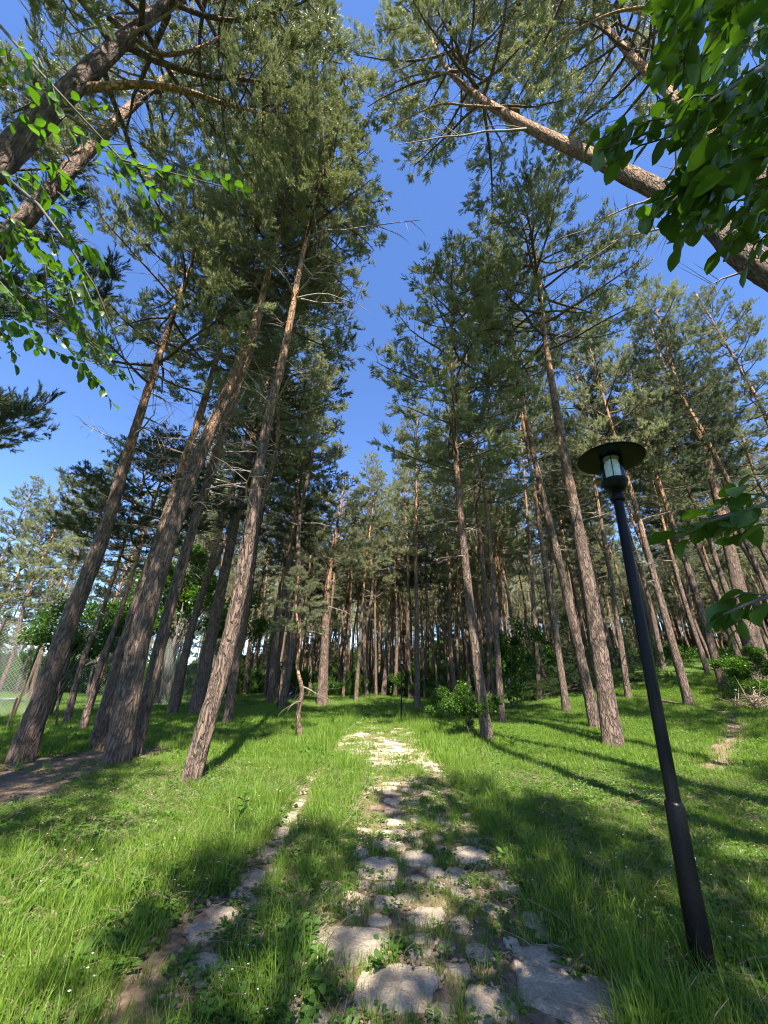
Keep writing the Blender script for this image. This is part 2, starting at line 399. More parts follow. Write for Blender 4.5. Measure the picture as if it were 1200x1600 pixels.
stones = []   # x, y, half sizes for grass exclusion
def put_stone(x, y, sx, sy, rot, me):
    o = link('stone', me, path, [M['stone']])
    z = terrain(x, y)
    e = .15
    nx_ = -(terrain(x + e, y) - terrain(x - e, y)) / (2 * e); ny_ = -(terrain(x, y + e) - terrain(x, y - e)) / (2 * e)
    q = Vector((nx_, ny_, 1)).to_track_quat('Z', 'Y')
    o.rotation_euler = (q @ Matrix.Rotation(rot, 3, 'Z').to_quaternion()).to_euler()
    o.location = (x, y, z)
    stones.append((x, y, sx / 2, sy / 2, rot)); return o

big = [(540, 1480, 150, 62), (618, 1548, 138, 75), (850, 1512, 85, 62), (895, 1560, 165, 75), (325, 1518, 105, 40), (340, 1560, 70, 32), (446, 1545, 46, 40),
       (478, 1592, 150, 36), (765, 1572, 78, 60), (735, 1341, 72, 27), (652, 1343, 56, 25), (607, 1322, 52, 20), (614, 1303, 52, 10),
       (590, 1358, 66, 34), (668, 1433, 62, 30), (604, 1413, 38, 18), (512, 1388, 48, 15), (512, 1413, 56, 13), (345, 1430, 62, 18),
       (318, 1460, 66, 24), (395, 1374, 52, 26), (422, 1336, 46, 24), (438, 1301, 30, 17), (450, 1277, 36, 14), (464, 1256, 26, 11), (470, 1237, 24, 9),
       (724, 1396, 40, 14), (680, 1364, 28, 17), (716, 1372, 48, 26), (776, 1370, 34, 17), (795, 1388, 36, 18), (838, 1440, 42, 22), (862, 1464, 46, 24),
       (750, 1490, 40, 26), (718, 1516, 34, 26), (680, 1311, 28, 9), (735, 1316, 26, 10), (682, 1384, 30, 9), (735, 1411, 24, 10), (690, 1330, 20, 9),
       (776, 1425, 34, 18), (800, 1478, 24, 12), (720, 1448, 28, 26), (498, 1350, 26, 13), (560, 1335, 30, 12), (503, 1437, 30, 18), (592, 1440, 36, 18),
       (570, 1300, 26, 8), (620, 1287, 36, 8), (675, 1262, 26, 9), (668, 1243, 24, 8), (615, 1268, 30, 7), (612, 1253, 30, 7), (480, 1218, 26, 8),
       (380, 1400, 40, 14), (690, 1584, 46, 26), (655, 1490, 36, 16), (930, 1592, 60, 14), (1010, 1592, 50, 10)]
rs = random.Random(5)
for k, (px, py, wpx, hpx) in enumerate(big):
    a, _ = hit(px - wpx / 2, py); b, _ = hit(px + wpx / 2, py); c, _ = hit(px, py + hpx / 2); d, _ = hit(px, py - hpx / 2)
    ctr = (c + d) / 2; sx = (b - a).length; sy = (d - c).length
    put_stone(ctr.x, ctr.y, sx, sy, rs.uniform(-.1, .1), stone_mesh(k + 1, sx, sy, .012 + .010 * rs.random(), 40 if wpx > 60 else 22, square=(k in (2, 3))))
protos = [stone_mesh(100 + k, 1, .8, .10, 16) for k in range(14)]
def clear(x, y, r):
    return all((x - a) ** 2 + (y - b) ** 2 > (r * .9 + max(c, d) * .95) ** 2 for a, b, c, d, _ in stones)
tries = 0; nst = 0
while nst < 235 and tries < 20000:
    tries += 1
    y = rs.uniform(2.2, 15.5); hw = path_half(y); x = path_mid(y) + rs.uniform(-hw, hw)
    if y > 12 and rs.random() < (y - 11) / 4: continue
    if noise.noise(Vector((x * .9, y * .6, 2.2))) > .05 and y < 8: continue
    if 3.0 < y < 8.5 and -.86 < x < -.28: continue
    r = rs.uniform(.055, .13) if y < 8 else rs.uniform(.08, .17)
    if not clear(x, y, r): continue
    sc = r * 2
    o = put_stone(x, y, sc, sc * .8, rs.uniform(-.6, .6), protos[rs.randrange(14)])
    o.scale = (sc * rs.uniform(1, 1.5), sc * rs.uniform(.8, 1.1), sc * .6); nst += 1

def in_stone(x, y, grow=0.0):
    for a, b, c, d, rt in stones_near(x, y):
        dx, dy = x - a, y - b
        if abs(dx) < c * .92 + grow and abs(dy) < d * .92 + grow and (dx / (c + grow)) ** 2 + (dy / (d + grow)) ** 2 < .95: return True
    return False
_cells = {}
for s_ in stones:
    for ci in range(int(math.floor((s_[0] - s_[2] - .1) / .5)), int(math.floor((s_[0] + s_[2] + .1) / .5)) + 1):
        for cj in range(int(math.floor((s_[1] - s_[3] - .1) / .5)), int(math.floor((s_[1] + s_[3] + .1) / .5)) + 1):
            _cells.setdefault((ci, cj), []).append(s_)
def stones_near(x, y): return _cells.get((int(math.floor(x / .5)), int(math.floor(y / .5))), ())

# ------------------------------------------------------------------ grass (one scattered mass)
def blade_clump(seed, nb, rad, lmin, lmax, wid, lean=.5, seg=3):
    rg = np.random.RandomState(seed); V = []; Q = []; T = []
    for b in range(nb):
        a = rg.uniform(0, 6.28); r = rad * math.sqrt(rg.rand()); L_ = rg.uniform(lmin, lmax)
        ph = a + rg.uniform(-1, 1); le = rg.uniform(.05, lean) * (1.4 if rg.rand() < .2 else 1)
        p = np.array([math.cos(a) * r, math.sin(a) * r, 0.]); th = rg.uniform(0, 3.14)
        sd_ = np.array([math.cos(th), math.sin(th), 0]) * wid * rg.uniform(.7, 1.3)
        base = len(V); ang = 0
        for s_ in range(seg + 1):
            f = s_ / seg; ww = (1 - f ** 1.6) * .5 + .02
            if s_ < seg: V += [p - sd_ * ww, p + sd_ * ww]
            else: V.append(p)
            ang += le * (0.4 + f); st = L_ / seg
            p = p + np.array([math.cos(ph) * math.sin(min(ang, 1.9)), math.sin(ph) * math.sin(min(ang, 1.9)), math.cos(min(ang, 1.9))]) * st
        for s_ in range(seg - 1): k = base + 2 * s_; Q.append((k, k + 1, k + 3, k + 2))
        k = base + 2 * (seg - 1); T.append((k, k + 1, k + 2))
    mb = MB(); mb.add(V, T, Q); return mb

def leaf_shape(L_, W, fold=.12, tip=1.0, n=4, droop=.1):
    """oval pointed leaf along +X, folded at the midrib; returns verts, quads/tris"""
    V = []; 
    for k in range(n + 1):
        f = k / n; wv = W * .5 * (math.sin(math.pi * min(1, f * .94 + .05)) ** .75) * (1 if f < 1 else 0)
        x = L_ * f; z = -droop * L_ * f * f
        V += [(x, -wv, z + wv * fold * 2), (x, 0, z), (x, wv, z + wv * fold * 2)]
    Q = []
    for k in range(n):
        b = 3 * k; Q += [(b, b + 1, b + 4, b + 3), (b + 1, b + 2, b + 5, b + 4)]
    return np.array(V), Q

def weed_clump(seed, nl, rad, L_, W, up):
    rg = random.Random(seed); mb = MB()
    for k in range(nl):
        V, Q = leaf_shape(L_ * rg.uniform(.6, 1.2), W * rg.uniform(.7, 1.2), n=3, droop=.25)
        a = rg.uniform(0, 6.28); el = rg.uniform(.1, up)
        Mx = Matrix.Rotation(a, 3, 'Z') @ Matrix.Rotation(-el, 3, 'Y') @ Matrix.Rotation(rg.uniform(-.5, .5), 3, 'X')
        r = rad * rg.random(); a2 = a + rg.uniform(-.5, .5)
        mb.add(V @ np.array(Mx).T + np.array([math.cos(a2) * r, math.sin(a2) * r, rg.uniform(0.01, .07)]), None, Q)
    return mb

def scatter(name, label, pts, rots, scales, idx, sources, kind='stuff'):
    """points carrying rotation, size and choice of tuft; the tufts are grown on them by geometry nodes"""
    me = bpy.data.meshes.new(name); me.vertices.add(len(pts)); me.vertices.foreach_set('co', np.asarray(pts, np.float32).ravel())
    a = me.attributes.new('rot', 'FLOAT_VECTOR', 'POINT'); a.data.foreach_set('vector', np.asarray(rots, np.float32).ravel())
    a = me.attributes.new('scl', 'FLOAT_VECTOR', 'POINT'); a.data.foreach_set('vector', np.asarray(scales, np.float32).ravel())
    a = me.attributes.new('pick', 'INT', 'POINT'); a.data.foreach_set('value', np.asarray(idx, np.int32))
    o = link(name, me); tag(o, label, kind=kind)
    ng = bpy.data.node_groups.new(name, 'GeometryNodeTree')
    ng.interface.new_socket('Geometry', in_out='INPUT', socket_type='NodeSocketGeometry')
    ng.interface.new_socket('Geometry', in_out='OUTPUT', socket_type='NodeSocketGeometry')
    L = ng.links.new; gi = ng.nodes.new('NodeGroupInput'); go = ng.nodes.new('NodeGroupOutput')
    ip = ng.nodes.new('GeometryNodeInstanceOnPoints'); g2 = ng.nodes.new('GeometryNodeGeometryToInstance')
    for s_ in reversed(sources):
        oi = ng.nodes.new('GeometryNodeObjectInfo'); oi.inputs['Object'].default_value = s_; oi.inputs['As Instance'].default_value = True
        L(oi.outputs['Geometry'], g2.inputs[0])
    def attr(nm, ty):
        n = ng.nodes.new('GeometryNodeInputNamedAttribute'); n.data_type = ty; n.inputs['Name'].default_value = nm; return n.outputs['Attribute']
    L(gi.outputs[0], ip.inputs['Points'])
    ji = ng.nodes.new('GeometryNodeJoinGeometry')
    for l in list(ng.links):
        if l.to_node == g2: ng.links.remove(l)
    for n in [n for n in ng.nodes if n.bl_idname == 'GeometryNodeObjectInfo']: L(n.outputs['Geometry'], ji.inputs[0])
    ng.nodes.remove(g2)
    L(ji.outputs[0], ip.inputs['Instance']); ip.inputs['Pick Instance'].default_value = True
    L(attr('pick', 'INT'), ip.inputs['Instance Index'])
    e2r = ng.nodes.new('FunctionNodeEulerToRotation'); L(attr('rot', 'FLOAT_VECTOR'), e2r.inputs[0]); L(e2r.outputs[0], ip.inputs['Rotation'])
    L(attr('scl', 'FLOAT_VECTOR'), ip.inputs['Scale']); L(ip.outputs[0], go.inputs[0])
    md = o.modifiers.new('tufts', 'NODES'); md.node_group = ng
    return o

def source(name, mb, mat, smoothf=False):
    me = mb.mesh(name, smoothf); me.materials.append(mat); return bpy.data.objects.new(name, me)

def dry_mb(seed, n, rad, L_):
    rg_ = random.Random(seed); mb = MB()
    for k in range(n):
        a = rg_.uniform(0, 6.28); r = rad * rg_.random(); p = Vector((math.cos(a) * r, math.sin(a) * r, rg_.uniform(.005, .04)))
        b = rg_.uniform(0, 6.28); d = Vector((math.cos(b), math.sin(b), rg_.uniform(-.1, .5))).normalized() * L_ * rg_.uniform(.4, 1.2)
        mb.tube([p, p + d * .5 + Vector((0, 0, .01)), p + d], [.0022, .0018, .0008], 3, cap=False)
        if k % 5 == 0: mb.tube([p, p + Vector((.02, .01, .006)), p + Vector((.045, .02, .01))], [.008, .015, .004], 6)
    return mb
def flower_mb(seed, n, rad, h):
    rg_ = random.Random(seed); mb = MB()
    for k in range(n):
        a = rg_.uniform(0, 6.28); r = rad * rg_.random(); c = np.array([math.cos(a) * r, math.sin(a) * r, h * rg_.uniform(.6, 1.1)]); q = rg_.uniform(.006, .010)
        th = np.arange(6) * 1.047; mb.add(np.vstack([c, c + np.stack([np.cos(th) * q, np.sin(th) * q, np.full(6, .003)], 1)]), [[0, i_ + 1, (i_ + 1) % 6 + 1] for i_ in range(6)])
    return mb
dry_src = [source('dry_litter', dry_mb(1, 14, .16, .12), M['litter']), source('dry_litter', dry_mb(2, 10, .14, .2), M['litter']), source('white_flower', flower_mb(3, 4, .3, .12), M['white'])]
near_src = [source('grass_tuft', blade_clump(s, 22, .09, .06, .16, .0045, .5), M['grass']) for s in range(3)] + \
           [source('grass_tuft', blade_clump(10 + s, 20, .07, .12, .30, .005, .55, 4), M['grass']) for s in range(3)] + \
           [source('clover_tuft', weed_clump(s, 14, .10, .05, .034, .7), M['weed']) for s in range(3)] + dry_src
far_src = [source('meadow_tuft', blade_clump(30 + s, 46, .28, .07, .17, .010, .5, 2), M['grass']) for s in range(3)] + \
          [source('meadow_tuft', blade_clump(40 + s, 40, .24, .16, .34, .011, .5, 2), M['grass']) for s in range(2)] + \
          [source('clover_patch', weed_clump(20 + s, 26, .26, .08, .06, .7), M['weed']) for s in range(2)] + dry_src
rg = np.random.RandomState(3)
def in_view(x, y, marg=1.25):
    d = Vector((x, y, terrain(x, y))) - EYE
    zc = d.dot(FW)
    if zc < .2: return False
    return abs(d.dot(RT) / zc) < marg and d.dot(UP) / zc > -1.33 * marg
def tallness(x, y):
    """long growth beside and between the stones, mown lawn farther out"""
    e = abs(x - path_mid(y)) - path_half(y)
    t = .25 + .75 * math.exp(-((e - .35) / .6) ** 2)
    if e < 0: t = .55 + .25 * noise.noise(Vector((x * 2, y * 1.2, 4)))
    t *= .62 + .8 * noise.noise(Vector((x * .8, y * .8, 11)))
    if x < -1.6 and y < 4.5: t = max(t, .5)
    if x > 1.5: t *= .6
    return t
def gen(n, x0, x1, y0, y1, near):
    P, Ro, Sc, Ix = [], [], [], []
    X = rg.uniform(x0, x1, n); Y = rg.uniform(y0, y1, n)
    for x, y in zip(X, Y):
        if not in_view(x, y): continue
        s = soil(x, y)
        onpath = y < 16 and abs(x - path_mid(y)) < path_half(y) + .05
        if near or onpath:
            if in_stone(x, y, -.015): continue
        if onpath:
            gn = noise.noise(Vector((x * 1.7, y * .9, 1.3)))
            strip = 2.6 < y < 9 and -.86 < x < -.28
            if not strip and rg.rand() > .64 + gn * 1.0 and y < 12: continue
        elif rg.rand() < smooth(.3, .85, s) * .97: continue
        t = tallness(x, y) * .85
        w_ = noise.noise(Vector((x * .7, y * .7, 21)))
        r_ = rg.rand()
        if near:
            k = 6 + rg.randint(3) if r_ < .22 + .5 * max(0, w_) else (3 + rg.randint(3) if rg.rand() < t - .15 else rg.randint(3))
        else:
            k = 5 + rg.randint(2) if r_ < .12 + .3 * max(0, w_) else (3 + rg.randint(2) if rg.rand() < t - .35 else rg.randint(3))
        sc = rg.uniform(.75, 1.25) * (.8 + .35 * t)
        q_ = rg.rand()
        if q_ < .15: k = (9 if near else 7) + (2 if q_ < .004 else rg.randint(2))
        if onpath: sc *= .95 if strip else .72
        P.append((x, y, terrain(x, y) - .004)); Ro.append((rg.uniform(-.15, .15), rg.uniform(-.15, .15), rg.uniform(0, 6.28)))
        Sc.append((sc, sc, sc * rg.uniform(.8, 1.2))); Ix.append(k)
    return P, Ro, Sc, Ix
def density_scatter():
    P = gen(52000, -7.5, 7.5, .9, 8, True)
    scatter('grass', 'long fresh green grass and clover around the stones', *P, near_src)
    A = gen(34000, -17, 19, 7.5, 20, False); B = gen(26000, -48, 52, 19, 48, False)
    scatter('meadow_grass', 'green grass of the forest floor under the pines', A[0] + B[0], A[1] + B[1], A[2] + B[2], A[3] + B[3], far_src)
density_scatter()

# ------------------------------------------------------------------ pines
def trunk_mesh(P, r0, r1, nseg=24, step=.12, flare=.35, disp=1.0, seed=0, hs=0.0, he=1.0):
    """P: Vector points along the stem (local), first at ground; 'high' attribute drives grey lower bark to orange upper bark"""
    P = [Vector(p) for p in P]
    # catmull-rom resample
    Q = [P[0] - (P[1] - P[0])] + P + [P[-1] + (P[-1] - P[-2])]
    C = []
    for a in range(1, len(Q) - 2):
        p0, p1, p2, p3 = Q[a - 1:a + 3]; n = max(2, int((p2 - p1).length / step))
        for k in range(n):
            t = k / n
            C.append(.5 * ((2 * p1) + (-p0 + p2) * t + (2 * p0 - 5 * p1 + 4 * p2 - p3) * t * t + (-p0 + 3 * p1 - 3 * p2 + p3) * t ** 3))
    C.append(P[-1])
    C.insert(0, C[0] - (C[1] - C[0]).normalized() * .35)
    n = len(C); lens = [0]
    for a, b in zip(C[:-1], C[1:]): lens.append(lens[-1] + (b - a).length)
    tot = lens[-1]
    V = np.zeros((n, nseg, 3)); A = np.zeros((n, nseg))
    u = Vector((1, 0, 0))
    for k in range(n):
        d = (C[min(k + 1, n - 1)] - C[max(k - 1, 0)]).normalized()
        u = (u - d * u.dot(d)).normalized(); v = d.cross(u)
        f = lens[k] / tot
        r = r0 + (r1 - r0) * f ** .9
        r *= 1 + flare * math.exp(-lens[k] / .35)
        for s_ in range(nseg):
            th = 2 * math.pi * s_ / nseg
            rr = r
            if disp:
                w_ = 1 - .75 * smooth(.35, .6, f)
                q = Vector((math.cos(th) * r * 9, math.sin(th) * r * 9, lens[k] * .9 + seed * 9))
                q2 = Vector((math.cos(th) * r * 34, math.sin(th) * r * 34, lens[k] * 6 + seed * 5))
                rr += disp * (.10 * r * noise.noise(q) + .022 * w_ * noise.noise(q2))
                rr += .22 * r * math.exp(-lens[k] / .45) * math.sin(4 * th + seed + .6 * math.sin(th))
            V[k, s_] = C[k] + (u * math.cos(th) + v * math.sin(th)) * rr
            A[k, s_] = hs + (he - hs) * f
    i, j = np.meshgrid(np.arange(n - 1), np.arange(nseg), indexing='ij'); i = i.ravel(); j = j.ravel(); k2 = (j + 1) % nseg
    F = np.stack([i * nseg + j, i * nseg + k2, (i + 1) * nseg + k2, (i + 1) * nseg + j], 1)
    top = np.arange(nseg); Vt = np.vstack([V.reshape(-1, 3), np.array(C[-1])])
    T = np.stack([(n - 1) * nseg + top, (n - 1) * nseg + (top + 1) % nseg, np.full(nseg, n * nseg)], 1)
    return mesh_np('trunk', Vt, [F, T], True, {'high': np.append(A.ravel(), he)}), C, lens

def tufts(P, D, nneedle, L_, W, seed, shoot=.13, spread=.8):
    """needle bundles: P, D (n,3) shoot bases and axes -> triangles"""
    r = np.random.RandomState(seed); n = len(P); K = nneedle
    D = D / (np.linalg.norm(D, axis=1, keepdims=True) + 1e-9)
    ref = r.normal(size=(n, 3)); U = np.cross(D, ref); U /= np.linalg.norm(U, axis=1, keepdims=True) + 1e-9; Vv = np.cross(D, U)
    s = np.linspace(0, 1, K)[None, :, None]; th = (np.arange(K) * 2.4)[None, :, None] + r.uniform(0, 6.28, (n, 1, 1))
    rad = np.cos(th) * U[:, None] + np.sin(th) * Vv[:, None]
    an = spread * (1 - .45 * s) + r.uniform(-.15, .15, (n, K, 1))
    nd = D[:, None] * np.cos(an) + rad * np.sin(an)
    b = P[:, None] + D[:, None] * s * shoot
    ln = L_ * r.uniform(.75, 1.15, (n, K, 1))
    sd_ = np.cross(nd, D[:, None] + .3 * r.normal(size=(n, K, 3))); sd_ /= np.linalg.norm(sd_, axis=2, keepdims=True) + 1e-9
    v0 = b - sd_ * W / 2; v1 = b + sd_ * W / 2; v2 = b + nd * ln
    V = np.stack([v0, v1, v2], 2).reshape(-1, 3)
    return V, np.arange(len(V)).reshape(-1, 3)

def crown_proto(seed, H=9., Rr=3., npr=46, ntuft=6500, style='pine', nn=20, nl=.066, nw=.0118):
    rr = random.Random(seed); wood = MB(); TP, TD = [], []
    for k in range(npr):
        u = (k + rr.random()) / npr; u = u ** .9
        z = H * u * .97
        if style == 'pine': prof = (1 - u) ** .55 * (.62 + .75 * u) + .08
        elif style == 'flat': prof = (1 - u ** 3) * (.75 + .25 * u)
        else: prof = (1 - u) ** .85 + .05
        L_ = Rr * prof * rr.uniform(.72, 1.15)
        az = k * 2.399 + rr.uniform(-.5, .5)
        el = (-.12 + 1.0 * u ** 1.6 + rr.uniform(-.15, .15)) if style != 'spruce' else (-.25 + .6 * u + rr.uniform(-.1, .1))
        d = Vector((math.cos(az) * math.cos(el), math.sin(az) * math.cos(el), math.sin(el)))
        p = Vector((0, 0, z)); pts = [p.copy()]; dirs = [d.copy()]
        ns = 7; st = L_ / ns
        for s_ in range(ns):
            p = p + d * st; pts.append(p.copy()); dirs.append(d.copy())
            d = (d + Vector((rr.uniform(-.16, .16), rr.uniform(-.16, .16), rr.uniform(-.12, .16) + (.05 if style != 'spruce' else .06)))).normalized()
        r0 = .012 + .012 * L_ * (1 - .4 * u)
        wood.tube(pts, [r0 * (1 - .8 * q / ns) + .003 for q in range(ns + 1)], 5, a=.75 - .25 * (1 - u), cap=False)
        nsec = max(4, int(L_ / .17))
        for q in range(nsec):
            f = .25 + .75 * (q + rr.random() * .8) / nsec
            x = f * ns; i0 = min(int(x), ns - 1); base = pts[i0].lerp(pts[i0 + 1], x - i0); bd = dirs[i0]
            side = bd.cross(Vector((0, 0, 1))).normalized() * (1 if q % 2 else -1)
            sdv = (bd * rr.uniform(.45, .9) + side * rr.uniform(.5, 1.0) + Vector((0, 0, rr.uniform(-.15, .55)))).normalized()
            sl = min(1.15, L_ * .40) * (1.15 - .6 * f) * rr.uniform(.5, 1.25)
            bare = f < .45 and rr.random() < .6
            e1 = base + sdv * sl * .5; sd2 = (sdv + Vector((rr.uniform(-.35, .35), rr.uniform(-.35, .35), rr.uniform(-.1, .4)))).normalized(); e2 = e1 + sd2 * sl * .5
            wood.tube([base, e1, e2], [.006 + .003 * sl, .005, .002], 3, a=.55, cap=False)
            if bare: continue
            npad = max(3, int(sl / .070))
            for w_ in range(npad):
                g = .38 + .62 * (w_ + rr.random()) / npad
                c = base.lerp(e1, g * 2) if g < .5 else e1.lerp(e2, g * 2 - 1)
                od = (sd2 * .8 + Vector((rr.gauss(0, .7), rr.gauss(0, .7), rr.gauss(.3, .3)))).normalized()
                tl_ = rr.uniform(.10, .26)
                for z_ in range(rr.randint(4, 6)):
                    o2 = (od + Vector((rr.gauss(0, .35), rr.gauss(0, .35), rr.gauss(.25, .25)))).normalized()
                    TP.append(tuple(c + od * tl_ * rr.uniform(.25, 1) + Vector((rr.gauss(0, .022), rr.gauss(0, .022), rr.gauss(0, .02))))); TD.append(tuple(o2))
    TP, TD = np.array(TP), np.array(TD)
    if len(TP) > ntuft:
        ix = np.random.RandomState(seed).choice(len(TP), ntuft, replace=False); TP, TD = TP[ix], TD[ix]
    V, F = tufts(TP, TD, nn, nl, nw, seed)
    return wood.mesh('branches', True, 'high'), mesh_np('crown', V, F), len(TP)

CR = []
for k, (H_, R_, np_, st_) in enumerate([(9, 2.9, 46, 'pine'), (10, 2.6, 50, 'pine'), (8, 3.2, 42, 'pine'), (8, 3.3, 36, 'flat'), (11, 2.5, 56, 'pine'), (7, 3.0, 34, 'flat')]):
    bm_, cm_, nn_ = crown_proto(k + 1, H_, R_, np_, 12500, st_)
    bm_.materials.append(M['twig']); cm_.materials.append(M['needle'])
    CR.append((bm_, cm_, H_, nn_)); print('tufts', nn_)
def bare_branch(seed, L_=1.5):
    rr = random.Random(seed); mb = MB(); p = Vector((0, 0, 0)); d = Vector((1, 0, rr.uniform(-.2, .2))).normalized(); pts = [p.copy()]
    n = 6
    for s_ in range(n):
        p = p + d * L_ / n; pts.append(p.copy()); d = (d + Vector((0, rr.uniform(-.25, .25), rr.uniform(-.28, .15)))).normalized()
    mb.tube(pts, [.02 * (1 - .85 * q / n) + .002 for q in range(n + 1)], 5, cap=False)
    for s_ in range(8):
        a = rr.uniform(.3, .95) * n; i0 = int(min(a, n - 1)); b = pts[i0].lerp(pts[i0 + 1], a - i0)
        sd_ = Vector((rr.uniform(.2, .8), rr.choice((-1, 1)) * rr.uniform(.4, 1), rr.uniform(-.5, .3))).normalized(); l = rr.uniform(.15, .5)
        e = b + sd_ * l; mb.tube([b, e, e + (sd_ + Vector((0, 0, -.3))).normalized() * l * .5], [.006, .004, .0015], 3, cap=False)
    return mb.mesh('dead_branch', True)
BB = [bare_branch(k, L_) for k, L_ in enumerate([1.0, 1.5, 2.1, .6, .35, 1.3])]
for b_ in BB: b_.materials.append(M['deadwood'])

def attach_crown(root, base, direction, ci, scale=(1, 1, 1), spin=0.0, dark=False):
    bm_, cm_, H_, _n = CR[ci]
    q = direction.normalized().to_track_quat('Z', 'Y') @ Matrix.Rotation(spin, 3, 'Z').to_quaternion()
    for nm, me in (('branches', bm_), ('crown', cm_)):
        o = link(nm, me, root, kind='stuff'); o.location = base
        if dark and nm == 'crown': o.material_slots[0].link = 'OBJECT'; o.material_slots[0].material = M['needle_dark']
        o.rotation_mode = 'QUATERNION'; o.rotation_quaternion = q; o.scale = scale

def along(C, lens, s):
    for k in range(len(C) - 1):
        if lens[k + 1] >= s:
            return C[k].lerp(C[k + 1], (s - lens[k]) / (lens[k + 1] - lens[k] + 1e-9)), (C[k + 1] - C[k]).normalized()
    return C[-1].copy(), (C[-1] - C[-2]).normalized()

def hero(label, pts, r0, r1, ci, crown_at=.55, crown_h=None, crown_r=1.0, spin=0, dark=False, nbare=8, seed=0, hs=.06, he=1.25, group='pines standing around the path', nseg=24, step=.12, name='pine_tree', flare=.35):
    """pts: world points of the stem, from the ground up to the tip"""
    base = pts[0]
    root = empty(name, base, label, 'tree', group)
    me, C, lens = trunk_mesh([p - base for p in pts], r0, r1, nseg, step, seed=seed, hs=hs, he=he, flare=flare)
    link('trunk', me, root, [M['bark']])
    tot = lens[-1]
    cb, _ = along(C, lens, tot * crown_at); ce = C[-1]
    h = (ce - cb).length
    sc = (h + .3) / CR[ci][2]
    attach_crown(root, cb, ce - cb, ci, (crown_r * 1.15, crown_r * 1.15, sc), spin, dark)
    rr = random.Random(seed + 77)
    for k in range(nbare):
        s_ = tot * rr.uniform(.22, crown_at + .12); p, d = along(C, lens, s_)
        f = s_ / tot; rad = r0 + (r1 - r0) * f
        az = rr.uniform(0, 6.28); o = link('dead_branch', BB[rr.randrange(len(BB))], root)
        rv = Vector((math.cos(az), math.sin(az), 0)); o.location = p + rv * rad * .8
        o.rotation_euler = (rr.uniform(-1, 1), rr.uniform(-.25, .25), az); k_ = rr.uniform(.7, 1.4) * (.5 + f); o.scale = (k_, k_, k_)
    return root, C, lens

def px_stem(pix, top, widen=None):
    """pix[0] is the foot in the picture; the others are points the stem passes; returns world points in the foot's vertical plane"""
    foot, t = hit(*pix[0]); pts = [foot]
    for q in pix[1:]: pts.append(at(q[0], q[1], foot.y))
    if top: pts.append(at(top[0], top[1], foot.y))
    return pts, t

